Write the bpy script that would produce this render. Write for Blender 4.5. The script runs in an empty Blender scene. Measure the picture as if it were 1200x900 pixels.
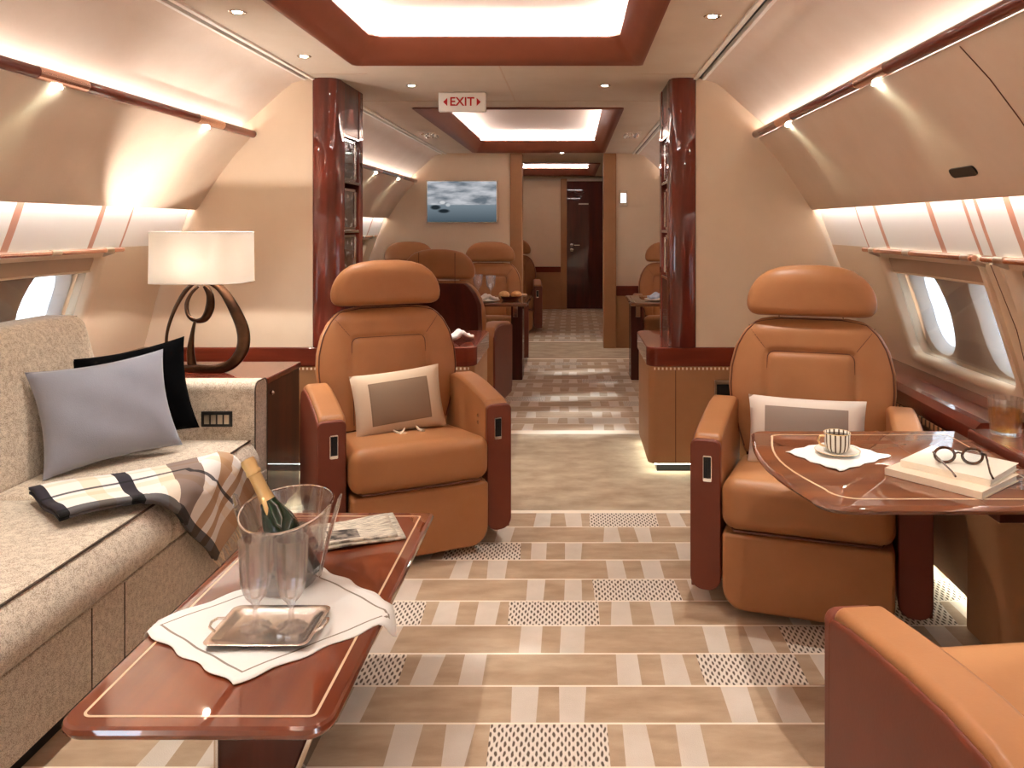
import bpy, bmesh, math, random
from mathutils import Vector, Matrix
random.seed(7)
PI = math.pi
R = math.radians
COL = bpy.context.scene.collection
SC = bpy.context.scene

# ------------------------------------------------------------------ camera
CX, CH, F = 0.377, 1.35, 920.0
cam = bpy.data.cameras.new('camera'); camo = bpy.data.objects.new('camera', cam); COL.objects.link(camo)
camo.location = (CX, 0, CH); camo.rotation_euler = (PI/2, 0, 0)
cam.sensor_width = 36; cam.lens = 36*F/1200
cam.shift_x = (600-672)/1200; cam.shift_y = (265-450)/1200
cam.clip_start = 0.05; cam.clip_end = 60
SC.camera = camo
SC.view_settings.view_transform = 'Standard'; SC.view_settings.look = 'None'
SC.view_settings.gamma = 1; SC.view_settings.use_curve_mapping = False
SC.view_settings.exposure = 1.6
SC.cycles.use_denoising = True
SC.cycles.max_bounces = 10; SC.cycles.diffuse_bounces = 5; SC.cycles.glossy_bounces = 5
SC.cycles.transmission_bounces = 8; SC.cycles.transparent_max_bounces = 12
SC.cycles.sample_clamp_indirect = 6.0
SC.cycles.caustics_refractive = False; SC.cycles.caustics_reflective = False

# ------------------------------------------------------------------ materials
def lin(c):
    return tuple(((v/255)/12.92 if v/255 <= .04045 else ((v/255+.055)/1.055)**2.4) for v in c) + (1,)
MATS = {}
def mat(name, rgb, rough=.5, metal=0, coat=0, spec=.5, sheen=0, var=None, bump=None, trans=0, ior=1.45, emit=None, alpha=1, stretch=None, sss=0):
    """rgb are sRGB 0..255; var=(scale, other rgb, detail); bump=(scale, strength)"""
    m = bpy.data.materials.new(name); m.use_nodes = True; nt = m.node_tree
    b = nt.nodes['Principled BSDF']
    b.inputs['Base Color'].default_value = lin(rgb)
    b.inputs['Roughness'].default_value = rough; b.inputs['Metallic'].default_value = metal
    b.inputs['Coat Weight'].default_value = coat; b.inputs['Coat Roughness'].default_value = .04
    b.inputs['Specular IOR Level'].default_value = spec
    b.inputs['Sheen Weight'].default_value = sheen
    b.inputs['Transmission Weight'].default_value = trans; b.inputs['IOR'].default_value = ior
    b.inputs['Alpha'].default_value = alpha
    if emit:
        b.inputs['Emission Color'].default_value = lin(emit[0]); b.inputs['Emission Strength'].default_value = emit[1]
    vec = None
    if var or bump:
        tc = nt.nodes.new('ShaderNodeTexCoord'); mp = nt.nodes.new('ShaderNodeMapping')
        nt.links.new(tc.outputs['Object'], mp.inputs['Vector'])
        if stretch: mp.inputs['Scale'].default_value = stretch
        vec = mp.outputs['Vector']
    if var:
        n = nt.nodes.new('ShaderNodeTexNoise'); n.inputs['Scale'].default_value = var[0]; n.inputs['Detail'].default_value = 6
        n.inputs['Roughness'].default_value = .6
        nt.links.new(vec, n.inputs['Vector'])
        r = nt.nodes.new('ShaderNodeValToRGB'); r.color_ramp.elements[0].position = .32; r.color_ramp.elements[1].position = .68
        r.color_ramp.elements[0].color = lin(rgb); r.color_ramp.elements[1].color = lin(var[1])
        nt.links.new(n.outputs['Fac'], r.inputs['Fac']); nt.links.new(r.outputs['Color'], b.inputs['Base Color'])
    if bump:
        n2 = nt.nodes.new('ShaderNodeTexNoise'); n2.inputs['Scale'].default_value = bump[0]; n2.inputs['Detail'].default_value = 3
        nt.links.new(vec, n2.inputs['Vector'])
        bp = nt.nodes.new('ShaderNodeBump'); bp.inputs['Strength'].default_value = bump[1]; bp.inputs['Distance'].default_value = .002
        nt.links.new(n2.outputs['Fac'], bp.inputs['Height']); nt.links.new(bp.outputs['Normal'], b.inputs['Normal'])
    MATS[name] = m
    return m
def wood(name, a, b_, axis=1, coat=1.0, sc=14, cior=1.5):
    m = mat(name, a, rough=.55, coat=coat, spec=.2)
    nt = m.node_tree; b = nt.nodes['Principled BSDF']; b.inputs['Coat IOR'].default_value = cior; b.inputs['Coat Roughness'].default_value = .02
    tc = nt.nodes.new('ShaderNodeTexCoord'); mp = nt.nodes.new('ShaderNodeMapping')
    s = [sc, sc, sc]; s[axis] = sc*.09; mp.inputs['Scale'].default_value = s
    n = nt.nodes.new('ShaderNodeTexNoise'); n.inputs['Scale'].default_value = 1; n.inputs['Detail'].default_value = 8; n.inputs['Distortion'].default_value = .6
    r = nt.nodes.new('ShaderNodeValToRGB')
    r.color_ramp.elements[0].position = .3; r.color_ramp.elements[1].position = .7
    r.color_ramp.elements[0].color = lin(a); r.color_ramp.elements[1].color = lin(b_)
    nt.links.new(tc.outputs['Object'], mp.inputs['Vector']); nt.links.new(mp.outputs['Vector'], n.inputs['Vector'])
    nt.links.new(n.outputs['Fac'], r.inputs['Fac']); nt.links.new(r.outputs['Color'], b.inputs['Base Color'])
    return m
def emitter(name, rgb, s):
    m = bpy.data.materials.new(name); m.use_nodes = True; nt = m.node_tree; nt.nodes.clear()
    e = nt.nodes.new('ShaderNodeEmission'); o = nt.nodes.new('ShaderNodeOutputMaterial')
    e.inputs['Color'].default_value = lin(rgb); e.inputs['Strength'].default_value = s
    nt.links.new(e.outputs[0], o.inputs[0]); return m
def glass(name, tint=(255,255,255), mixt=.35, rough=0.0, ior=1.45, white=0):
    m = bpy.data.materials.new(name); m.use_nodes = True; nt = m.node_tree; nt.nodes.clear()
    g = nt.nodes.new('ShaderNodeBsdfGlass'); g.inputs['Color'].default_value = lin(tint); g.inputs['IOR'].default_value = ior; g.inputs['Roughness'].default_value = rough
    t = nt.nodes.new('ShaderNodeBsdfTransparent'); t.inputs['Color'].default_value = lin(tint)
    x = nt.nodes.new('ShaderNodeMixShader'); x.inputs[0].default_value = mixt
    o = nt.nodes.new('ShaderNodeOutputMaterial')
    nt.links.new(g.outputs[0], x.inputs[1]); nt.links.new(t.outputs[0], x.inputs[2]); nt.links.new(x.outputs[0], o.inputs[0])
    if white:
        d = nt.nodes.new('ShaderNodeBsdfGlossy'); d.inputs['Roughness'].default_value = .12; y = nt.nodes.new('ShaderNodeMixShader'); y.inputs[0].default_value = white
        nt.links.new(x.outputs[0], y.inputs[1]); nt.links.new(d.outputs[0], y.inputs[2]); nt.links.new(y.outputs[0], o.inputs[0])
    return m
def pane_mat(name, tint, gl=.12, haze=.0, hcol=(255,255,255)):
    m = bpy.data.materials.new(name); m.use_nodes = True; nt = m.node_tree; nt.nodes.clear()
    t = nt.nodes.new('ShaderNodeBsdfTransparent'); t.inputs['Color'].default_value = lin(tint)
    g = nt.nodes.new('ShaderNodeBsdfGlossy'); g.inputs['Roughness'].default_value = .02
    d = nt.nodes.new('ShaderNodeBsdfDiffuse'); d.inputs['Color'].default_value = lin(hcol)
    lw = nt.nodes.new('ShaderNodeLayerWeight'); lw.inputs['Blend'].default_value = .5
    pw = nt.nodes.new('ShaderNodeMath'); pw.operation = 'POWER'; pw.inputs[1].default_value = 5; nt.links.new(lw.outputs['Facing'], pw.inputs[0])
    fr = nt.nodes.new('ShaderNodeMath'); fr.operation = 'MULTIPLY_ADD'; fr.inputs[1].default_value = .6; fr.inputs[2].default_value = .03; nt.links.new(pw.outputs[0], fr.inputs[0])
    x0 = nt.nodes.new('ShaderNodeMixShader'); x0.inputs[0].default_value = haze
    x = nt.nodes.new('ShaderNodeMixShader'); o = nt.nodes.new('ShaderNodeOutputMaterial')
    nt.links.new(t.outputs[0], x0.inputs[1]); nt.links.new(d.outputs[0], x0.inputs[2])
    nt.links.new(fr.outputs[0], x.inputs[0]); nt.links.new(x0.outputs[0], x.inputs[1]); nt.links.new(g.outputs[0], x.inputs[2]); nt.links.new(x.outputs[0], o.inputs[0]); return m

M = {}
M['leather'] = mat('tan_leather', (169,115,73), .42, spec=.4, var=(5,(160,106,65)), bump=(160,.12))
M['leather_wall'] = mat('tan_leather_panel', (170,122,82), .5, var=(4,(162,114,76)), bump=(140,.1))
M['burgundy'] = mat('red_brown_leather', (116,54,34), .45, var=(5,(108,48,29)), bump=(160,.1))
M['cove_leather'] = mat('cove_leather', (134,74,52), .42, var=(5,(127,67,46)), bump=(160,.08))
M['seam'] = mat('dark_piping', (92,46,26), .5)
M['wood'] = wood('mahogany', (122,48,26), (86,28,15), axis=1)
M['woodx'] = wood('mahogany_cross', (122,48,26), (86,28,15), axis=0)
M['woodz'] = wood('mahogany_upright', (118,42,24), (74,22,12), axis=2)
M['wood_dark'] = wood('mahogany_dark', (84,34,22), (62,24,16), axis=2, coat=.6)
M['wood_top'] = wood('mahogany_table', (134,76,40), (94,46,24), axis=0, sc=9, cior=1.9)
M['wood_coffee'] = wood('mahogany_coffee', (136,64,30), (98,40,17), axis=1, sc=9, cior=1.8)
M['inlay'] = mat('pale_inlay', (236,204,168), .25, coat=1)
M['wall'] = mat('cream_wallcover', (228,206,181), .75, var=(3,(223,200,174)), bump=(220,.25), spec=.25)
M['suede'] = mat('cream_suede', (232,215,200), .85, var=(4,(226,207,190)), bump=(120,.2), spec=.2)
M['bin'] = mat('beige_suede', (220,198,176), .85, var=(4,(214,191,168)), bump=(120,.2), spec=.2)
M['ceil'] = mat('ceiling_suede', (224,211,195), .85, var=(3,(217,202,184)), bump=(120,.15), spec=.2)
M['cove_paint'] = mat('pale_cove_panel', (222,206,192), .8)
M['white'] = mat('white_satin', (246,240,232), .6)
M['stripe'] = mat('copper_stripe', (206,150,126), .45)
M['cream'] = mat('cream_lacquer', (224,200,172), .45, spec=.4)
M['chrome'] = mat('polished_metal', (225,220,215), .12, metal=1)
M['brushed'] = mat('brushed_metal', (205,190,170), .3, metal=1)
M['rose'] = mat('rose_metal', (226,178,156), .25, metal=1)
M['silver'] = mat('silver_plate', (248,236,226), .22, metal=1)
M['bronze'] = mat('dark_bronze', (92,66,48), .28, metal=1, var=(9,(60,42,32)))
M['gold'] = mat('gold_foil', (236,206,150), .34, metal=1, bump=(90,.8))
M['black'] = mat('black_plastic', (22,20,20), .35)
M['tortoise'] = mat('tortoiseshell', (30,20,14), .15, coat=1, var=(60,(90,50,24)))
M['skin'] = mat('porthole_surround', (182,160,142), .6)
M['blind'] = mat('tan_blind', (176,150,126), .8)
M['reveal'] = mat('porthole_reveal', (240,240,242), .5)
M['black_vel'] = mat('black_velvet', (4,4,5), .95, spec=.1, sheen=.0, bump=(60,.3))
M['grey_cloth'] = mat('grey_cloth', (146,147,158), .9, var=(5,(136,137,148)), bump=(320,.4), sheen=.3)
M['white_cloth'] = mat('white_cloth', (244,240,234), .85, bump=(400,.2))
M['paper'] = mat('paper', (240,232,216), .8)
M['notebook'] = mat('cream_leather', (236,216,190), .6, bump=(200,.2))
M['tweed_pipe'] = mat('sofa_piping', (74,58,46), .8)
M['glass'] = glass('clear_glass', mixt=.35)
M['crystal'] = glass('crystal', mixt=.68, ior=1.25, white=.10)
M['cut'] = glass('cut_glass', mixt=.68, ior=1.3, white=.2)
M['handle_glass'] = glass('handle_glass', mixt=.4, ior=1.4, white=.4)
M['green_glass'] = mat('green_bottle_glass', (14,40,22), .06, coat=1)
M['whisky'] = mat('amber_drink', (214,122,40), .1, spec=.5, emit=None)
M['ice'] = glass('ice', (240,250,255), .3, .15, 1.31)
M['pane'] = pane_mat('window_pane', (232,228,222), haze=.16, hcol=(215,195,175))
M['outer_pane'] = pane_mat('outer_window_pane', (245,250,255), haze=.05)
M['bread'] = mat('bread_crust', (206,140,78), .7, var=(30,(236,196,140)))
M['blue_cloth'] = mat('pale_blue_cloth', (190,205,228), .8)
M['led'] = emitter('led_strip', (255,240,214), 24)
M['led_tray'] = emitter('led_tray', (255,250,246), 22)
M['led_side'] = emitter('led_side', (255,249,244), 7.5)
M['led_valance'] = emitter('led_valance', (255,250,248), 36)
M['led_floor'] = emitter('led_floor', (240,255,238), 9)
M['lens'] = emitter('lamp_lens', (246,255,240), 30)
M['bulb'] = emitter('bulb', (255,244,230), 45)

def tweed():
    m = mat('sofa_tweed', (190,166,136), .95, sheen=.2)
    nt = m.node_tree; b = nt.nodes['Principled BSDF']
    tc = nt.nodes.new('ShaderNodeTexCoord')
    v = nt.nodes.new('ShaderNodeTexVoronoi'); v.inputs['Scale'].default_value = 330
    n = nt.nodes.new('ShaderNodeTexNoise'); n.inputs['Scale'].default_value = 60; n.inputs['Detail'].default_value = 5
    nt.links.new(tc.outputs['Object'], v.inputs['Vector']); nt.links.new(tc.outputs['Object'], n.inputs['Vector'])
    mx = nt.nodes.new('ShaderNodeMath'); mx.operation = 'MULTIPLY'
    nt.links.new(v.outputs['Distance'], mx.inputs[0]); nt.links.new(n.outputs['Fac'], mx.inputs[1])
    r = nt.nodes.new('ShaderNodeValToRGB'); r.color_ramp.elements[0].position = .08; r.color_ramp.elements[1].position = .42
    r.color_ramp.elements[0].color = lin((226,212,192)); r.color_ramp.elements[1].color = lin((160,142,122))
    nt.links.new(mx.outputs[0], r.inputs['Fac']); nt.links.new(r.outputs['Color'], b.inputs['Base Color'])
    bp = nt.nodes.new('ShaderNodeBump'); bp.inputs['Strength'].default_value = .5; bp.inputs['Distance'].default_value = .002
    nt.links.new(v.outputs['Distance'], bp.inputs['Height']); nt.links.new(bp.outputs['Normal'], b.inputs['Normal'])
    return m
M['tweed'] = tweed()

def rope_mat():
    m = mat('carpet_loops', (226,212,194), .95)
    nt = m.node_tree; b = nt.nodes['Principled BSDF']
    tc = nt.nodes.new('ShaderNodeTexCoord'); sp = nt.nodes.new('ShaderNodeSeparateXYZ')
    wn_n = nt.nodes.new('ShaderNodeTexNoise'); wn_n.inputs['Scale'].default_value = 25
    nt.links.new(tc.outputs['Object'], wn_n.inputs['Vector'])
    vm = nt.nodes.new('ShaderNodeVectorMath'); vm.operation = 'MULTIPLY_ADD'; vm.inputs[1].default_value = (.012,.012,0)
    nt.links.new(wn_n.outputs['Color'], vm.inputs[0]); nt.links.new(tc.outputs['Object'], vm.inputs[2]); nt.links.new(vm.outputs[0], sp.inputs[0])
    def mt(op, a, b_=None, c=None):
        n = nt.nodes.new('ShaderNodeMath'); n.operation = op
        for k, v in enumerate((a, b_, c)):
            if v is None: continue
            if isinstance(v, (int, float)): n.inputs[k].default_value = v
            else: nt.links.new(v, n.inputs[k])
        return n.outputs[0]
    u = mt('DIVIDE', sp.outputs['X'], .0105); cu_ = mt('FLOOR', u); par = mt('PINGPONG', cu_, 1)
    fu = mt('ABSOLUTE', mt('SUBTRACT', mt('FRACT', u), .5))
    v = mt('ADD', mt('DIVIDE', sp.outputs['Y'], .038), mt('MULTIPLY', par, .5)); fv = mt('ABSOLUTE', mt('SUBTRACT', mt('FRACT', v), .5))
    d = mt('SQRT', mt('ADD', mt('POWER', mt('DIVIDE', fu, .42), 2), mt('POWER', mt('DIVIDE', fv, .36), 2)))
    r = nt.nodes.new('ShaderNodeValToRGB'); r.color_ramp.elements[0].position = .6; r.color_ramp.elements[1].position = 1
    r.color_ramp.elements[0].color = lin((98,80,66)); r.color_ramp.elements[1].color = lin((222,208,192))
    nt.links.new(d, r.inputs['Fac']); nt.links.new(r.outputs['Color'], b.inputs['Base Color'])
    return m
M['c_rope'] = rope_mat()
M['c_pale'] = mat('carpet_pale', (214,199,183), .95, var=(6,(203,186,168)), bump=(300,.5), sheen=.2)
M['c_brown'] = mat('carpet_brown', (164,134,104), .95, var=(5,(190,162,132)), bump=(300,.5), sheen=.2, stretch=(1,3,1))
M['c_plain'] = mat('carpet_plain', (150,124,96), .95, var=(5,(190,168,140)), bump=(300,.5), sheen=.2, stretch=(1,1.7,1))
M['c_line'] = mat('carpet_line', (240,224,204), .95)

def dash(name, axis, pitch, duty, a, b_):
    m = mat(name, a, .6); nt = m.node_tree; tc = nt.nodes.new('ShaderNodeTexCoord'); sp = nt.nodes.new('ShaderNodeSeparateXYZ'); nt.links.new(tc.outputs['Object'], sp.inputs[0])
    d = nt.nodes.new('ShaderNodeMath'); d.operation = 'DIVIDE'; d.inputs[1].default_value = pitch; nt.links.new(sp.outputs[axis], d.inputs[0])
    f = nt.nodes.new('ShaderNodeMath'); f.operation = 'FRACT'; nt.links.new(d.outputs[0], f.inputs[0])
    r = nt.nodes.new('ShaderNodeValToRGB'); r.color_ramp.interpolation = 'CONSTANT'; r.color_ramp.elements[0].color = lin(a); r.color_ramp.elements[1].position = duty; r.color_ramp.elements[1].color = lin(b_)
    nt.links.new(f.outputs[0], r.inputs[0]); nt.links.new(r.outputs[0], nt.nodes['Principled BSDF'].inputs['Base Color']); return m
M['dash_y'] = dash('stitch_row', 1, .036, .4, (80,40,22), (196,140,94))
M['dash_x'] = dash('nail_row', 0, .022, .45, (244,226,200), (170,112,70))
def uv_mat(name, base, build, rough=.9):
    m = mat(name, base, rough); nt = m.node_tree
    uv = nt.nodes.new('ShaderNodeUVMap'); sp = nt.nodes.new('ShaderNodeSeparateXYZ'); nt.links.new(uv.outputs[0], sp.inputs[0])
    build(nt, sp, nt.nodes['Principled BSDF']); return m
def ramp_const(nt, src, stops):
    r = nt.nodes.new('ShaderNodeValToRGB'); cr = r.color_ramp; cr.interpolation = 'CONSTANT'
    cr.elements[0].position = stops[0][0]; cr.elements[0].color = lin(stops[0][1])
    cr.elements[1].position = stops[1][0]; cr.elements[1].color = lin(stops[1][1])
    for p, c in stops[2:]:
        e = cr.elements.new(p); e.color = lin(c)
    nt.links.new(src, r.inputs['Fac']); return r
def plaid(nt, sp, b):
    cr, br, gy, nv, tn = (240,236,232), (190,158,128), (140,124,116), (40,36,46), (234,220,202)
    u = ramp_const(nt, sp.outputs['X'], [(0,nv),(.09,cr),(.40,tn),(.50,cr),(.56,nv),(.60,cr),(.80,tn),(.88,cr)])
    v = ramp_const(nt, sp.outputs['Y'], [(0,nv),(.035,cr),(.14,tn),(.2,cr),(.26,nv),(.31,cr),(.40,tn),(.46,gy),(.58,cr),(.66,br),(.72,cr),(.77,br),(.82,cr),(.88,br)])
    mx = nt.nodes.new('ShaderNodeMix'); mx.data_type = 'RGBA'; mx.blend_type = 'MULTIPLY'; mx.inputs[0].default_value = .9
    nt.links.new(v.outputs[0], mx.inputs[6]); nt.links.new(u.outputs[0], mx.inputs[7]); nt.links.new(mx.outputs[2], b.inputs['Base Color'])
M['plaid'] = uv_mat('plaid_wool', (230,220,200), plaid)
def bordered(col, line, lo, hi, inner=None):
    def f(nt, sp, b):
        def absd(s):
            a = nt.nodes.new('ShaderNodeMath'); a.operation = 'SUBTRACT'; a.inputs[1].default_value = .5; nt.links.new(s, a.inputs[0])
            c = nt.nodes.new('ShaderNodeMath'); c.operation = 'ABSOLUTE'; nt.links.new(a.outputs[0], c.inputs[0]); return c.outputs[0]
        mx = nt.nodes.new('ShaderNodeMath'); mx.operation = 'MAXIMUM'
        nt.links.new(absd(sp.outputs['X']), mx.inputs[0]); nt.links.new(absd(sp.outputs['Y']), mx.inputs[1])
        r = ramp_const(nt, mx.outputs[0], [(0, inner or col), (lo, line), (hi, col)])
        nt.links.new(r.outputs[0], b.inputs['Base Color'])
    return f
M['napkin'] = uv_mat('white_linen_napkin', (244,240,234), bordered((240,235,228), (150,136,122), .412, .425))
M['lumbar'] = uv_mat('bordered_cushion_cloth', (208,186,160), bordered((208,186,160), (130,108,88), .31, .325, (138,116,96)))
M['lumbar2'] = uv_mat('pale_bordered_cushion_cloth', (226,212,198), bordered((226,212,198), (150,128,112), .34, .35, (150,132,120)))
def news(nt, sp, b):
    n = nt.nodes.new('ShaderNodeTexNoise'); n.inputs['Scale'].default_value = 1; n.inputs['Detail'].default_value = 4
    uv = nt.nodes.new('ShaderNodeUVMap'); mp = nt.nodes.new('ShaderNodeMapping'); mp.inputs['Scale'].default_value = (5, 60, 1)
    nt.links.new(uv.outputs[0], mp.inputs[0]); nt.links.new(mp.outputs[0], n.inputs['Vector'])
    r = nt.nodes.new('ShaderNodeValToRGB'); r.color_ramp.elements[0].position = .44; r.color_ramp.elements[1].position = .6
    r.color_ramp.elements[0].color = lin((236,226,206)); r.color_ramp.elements[1].color = lin((140,130,118))
    nt.links.new(n.outputs['Fac'], r.inputs['Fac'])
    # a dark photograph block
    c = []
    for s, lo, hi in (('X', .12, .52), ('Y', .08, .55)):
        a = nt.nodes.new('ShaderNodeMath'); a.operation = 'GREATER_THAN'; a.inputs[1].default_value = lo; nt.links.new(sp.outputs[s], a.inputs[0])
        d = nt.nodes.new('ShaderNodeMath'); d.operation = 'LESS_THAN'; d.inputs[1].default_value = hi; nt.links.new(sp.outputs[s], d.inputs[0])
        e = nt.nodes.new('ShaderNodeMath'); e.operation = 'MULTIPLY'; nt.links.new(a.outputs[0], e.inputs[0]); nt.links.new(d.outputs[0], e.inputs[1]); c.append(e)
    g = nt.nodes.new('ShaderNodeMath'); g.operation = 'MULTIPLY'; nt.links.new(c[0].outputs[0], g.inputs[0]); nt.links.new(c[1].outputs[0], g.inputs[1])
    n2 = nt.nodes.new('ShaderNodeTexNoise'); n2.inputs['Scale'].default_value = 7; nt.links.new(uv.outputs[0], n2.inputs['Vector'])
    r2 = nt.nodes.new('ShaderNodeValToRGB'); r2.color_ramp.elements[0].position = .4; r2.color_ramp.elements[1].position = .6
    r2.color_ramp.elements[0].color = lin((60,54,50)); r2.color_ramp.elements[1].color = lin((150,138,126)); nt.links.new(n2.outputs['Fac'], r2.inputs['Fac'])
    mx = nt.nodes.new('ShaderNodeMix'); mx.data_type = 'RGBA'
    nt.links.new(g.outputs[0], mx.inputs[0]); nt.links.new(r.outputs[0], mx.inputs[6]); nt.links.new(r2.outputs[0], mx.inputs[7]); nt.links.new(mx.outputs[2], b.inputs['Base Color'])
M['news'] = uv_mat('newsprint', (236,226,206), news)
def cupst(nt, sp, b):
    w = nt.nodes.new('ShaderNodeMath'); w.operation = 'MULTIPLY'; w.inputs[1].default_value = 16; nt.links.new(sp.outputs['X'], w.inputs[0])
    f = nt.nodes.new('ShaderNodeMath'); f.operation = 'FRACT'; nt.links.new(w.outputs[0], f.inputs[0])
    r = ramp_const(nt, f.outputs[0], [(0, (242,234,216)), (.66, (92,72,50))]); nt.links.new(r.outputs[0], b.inputs['Base Color'])
M['picture'] = mat('dark_relief_picture', (18,14,12), .2, coat=1, var=(26,(190,180,166)), bump=(40,.8))
_r = [n for n in M['picture'].node_tree.nodes if n.type == 'VALTORGB'][0]; _r.color_ramp.elements[0].position = .48; _r.color_ramp.elements[1].position = .74
M['cup'] = uv_mat('striped_porcelain', (242,234,216), cupst, rough=.15)
def screen_mat(name, strength):
    m = bpy.data.materials.new(name); m.use_nodes = True; nt = m.node_tree; nt.nodes.clear()
    uv = nt.nodes.new('ShaderNodeUVMap'); sp = nt.nodes.new('ShaderNodeSeparateXYZ'); nt.links.new(uv.outputs[0], sp.inputs[0])
    mp = nt.nodes.new('ShaderNodeMapping'); mp.inputs['Scale'].default_value = (2.4, 5, 1); nt.links.new(uv.outputs[0], mp.inputs[0])
    n = nt.nodes.new('ShaderNodeTexNoise'); n.inputs['Scale'].default_value = 1.3; n.inputs['Detail'].default_value = 6; nt.links.new(mp.outputs[0], n.inputs['Vector'])
    cl = nt.nodes.new('ShaderNodeValToRGB'); cl.color_ramp.elements[0].position = .35; cl.color_ramp.elements[1].position = .62
    cl.color_ramp.elements[0].color = lin((112,122,132)); cl.color_ramp.elements[1].color = lin((214,216,222)); nt.links.new(n.outputs['Fac'], cl.inputs['Fac'])
    sea = nt.nodes.new('ShaderNodeValToRGB'); sea.color_ramp.elements[0].color = lin((78,92,102)); sea.color_ramp.elements[1].position = .42; sea.color_ramp.elements[1].color = lin((132,146,156))
    nt.links.new(sp.outputs['Y'], sea.inputs['Fac'])
    st = nt.nodes.new('ShaderNodeMath'); st.operation = 'GREATER_THAN'; st.inputs[1].default_value = .42; nt.links.new(sp.outputs['Y'], st.inputs[0])
    mx = nt.nodes.new('ShaderNodeMix'); mx.data_type = 'RGBA'; nt.links.new(st.outputs[0], mx.inputs[0]); nt.links.new(sea.outputs[0], mx.inputs[6]); nt.links.new(cl.outputs[0], mx.inputs[7])
    prev = mx.outputs[2]
    for (px, py, rx, ry, c) in ((.12,.36,.09,.07,(44,52,58)), (.24,.27,.10,.06,(38,46,52)), (.22,.48,.05,.05,(226,228,230)), (.3,.42,.04,.05,(206,212,216))):
        mp2 = nt.nodes.new('ShaderNodeMapping'); mp2.vector_type = 'TEXTURE'; mp2.inputs['Location'].default_value = (px, py, 0); mp2.inputs['Scale'].default_value = (rx, ry, 1)
        nt.links.new(uv.outputs[0], mp2.inputs[0])
        ln = nt.nodes.new('ShaderNodeVectorMath'); ln.operation = 'LENGTH'; nt.links.new(mp2.outputs[0], ln.inputs[0])
        lt = nt.nodes.new('ShaderNodeValToRGB'); lt.color_ramp.elements[0].position = .6; lt.color_ramp.elements[0].color = (1,1,1,1); lt.color_ramp.elements[1].position = 1; lt.color_ramp.elements[1].color = (0,0,0,1)
        nt.links.new(ln.outputs['Value'], lt.inputs['Fac'])
        m2 = nt.nodes.new('ShaderNodeMix'); m2.data_type = 'RGBA'; nt.links.new(lt.outputs[0], m2.inputs[0]); nt.links.new(prev, m2.inputs[6]); m2.inputs[7].default_value = lin(c); prev = m2.outputs[2]
    e = nt.nodes.new('ShaderNodeEmission'); e.inputs['Strength'].default_value = strength; o = nt.nodes.new('ShaderNodeOutputMaterial')
    nt.links.new(prev, e.inputs['Color']); nt.links.new(e.outputs[0], o.inputs[0]); return m
M['screen'] = screen_mat('television_picture', .27)
M['shade'] = None
def shade_mat():
    m = bpy.data.materials.new('lamp_shade_fabric'); m.use_nodes = True; nt = m.node_tree; nt.nodes.clear()
    d = nt.nodes.new('ShaderNodeBsdfDiffuse'); d.inputs['Color'].default_value = lin((240,234,226))
    t = nt.nodes.new('ShaderNodeBsdfTranslucent'); t.inputs['Color'].default_value = lin((240,234,226))
    x = nt.nodes.new('ShaderNodeMixShader'); x.inputs[0].default_value = .58; o = nt.nodes.new('ShaderNodeOutputMaterial')
    nt.links.new(d.outputs[0], x.inputs[1]); nt.links.new(t.outputs[0], x.inputs[2]); nt.links.new(x.outputs[0], o.inputs[0]); return m
M['shade'] = shade_mat()

# ------------------------------------------------------------------ mesh helpers
def BM(): return bmesh.new()
def build(name, bm, m, parent=None, bevel=0, seg=3, angle=40, smooth=True, loc=None, rot=None, recalc=True, mats=None, wn=False):
    bmesh.ops.remove_doubles(bm, verts=bm.verts, dist=1e-5)
    if recalc: bmesh.ops.recalc_face_normals(bm, faces=bm.faces)
    if bevel:
        es = [e for e in bm.edges if len(e.link_faces) == 2 and e.calc_face_angle(0) > R(28)]
        bmesh.ops.bevel(bm, geom=es, offset=bevel, segments=seg, affect='EDGES', profile=.5, clamp_overlap=True)
        wn = True
    me = bpy.data.meshes.new(name); bm.to_mesh(me); bm.free()
    for mm in (mats or [m]): me.materials.append(mm)
    if smooth:
        me.polygons.foreach_set('use_smooth', [True]*len(me.polygons))
        me.set_sharp_from_angle(angle=R(angle))
    o = bpy.data.objects.new(name, me); COL.objects.link(o)
    if parent is not None: o.parent = parent
    if loc: o.location = loc
    if rot: o.rotation_euler = rot
    if wn:
        w = o.modifiers.new('weighted', 'WEIGHTED_NORMAL'); w.keep_sharp = True
    return o
def box(bm, x0, x1, y0, y1, z0, z1):
    v = [bm.verts.new(p) for p in ((x0,y0,z0),(x1,y0,z0),(x1,y1,z0),(x0,y1,z0),(x0,y0,z1),(x1,y0,z1),(x1,y1,z1),(x0,y1,z1))]
    for f in ((0,3,2,1),(4,5,6,7),(0,1,5,4),(1,2,6,5),(2,3,7,6),(3,0,4,7)): bm.faces.new([v[i] for i in f])
    return v
def prism(bm, pts, axis, a0, a1):
    def P(p, a): return {'x': (a, p[0], p[1]), 'y': (p[0], a, p[1]), 'z': (p[0], p[1], a)}[axis]
    A = [bm.verts.new(P(p, a0)) for p in pts]; B = [bm.verts.new(P(p, a1)) for p in pts]
    n = len(pts)
    bm.faces.new(A); bm.faces.new(B[::-1])
    for i in range(n): bm.faces.new((A[i], B[i], B[(i+1) % n], A[(i+1) % n]))
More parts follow.
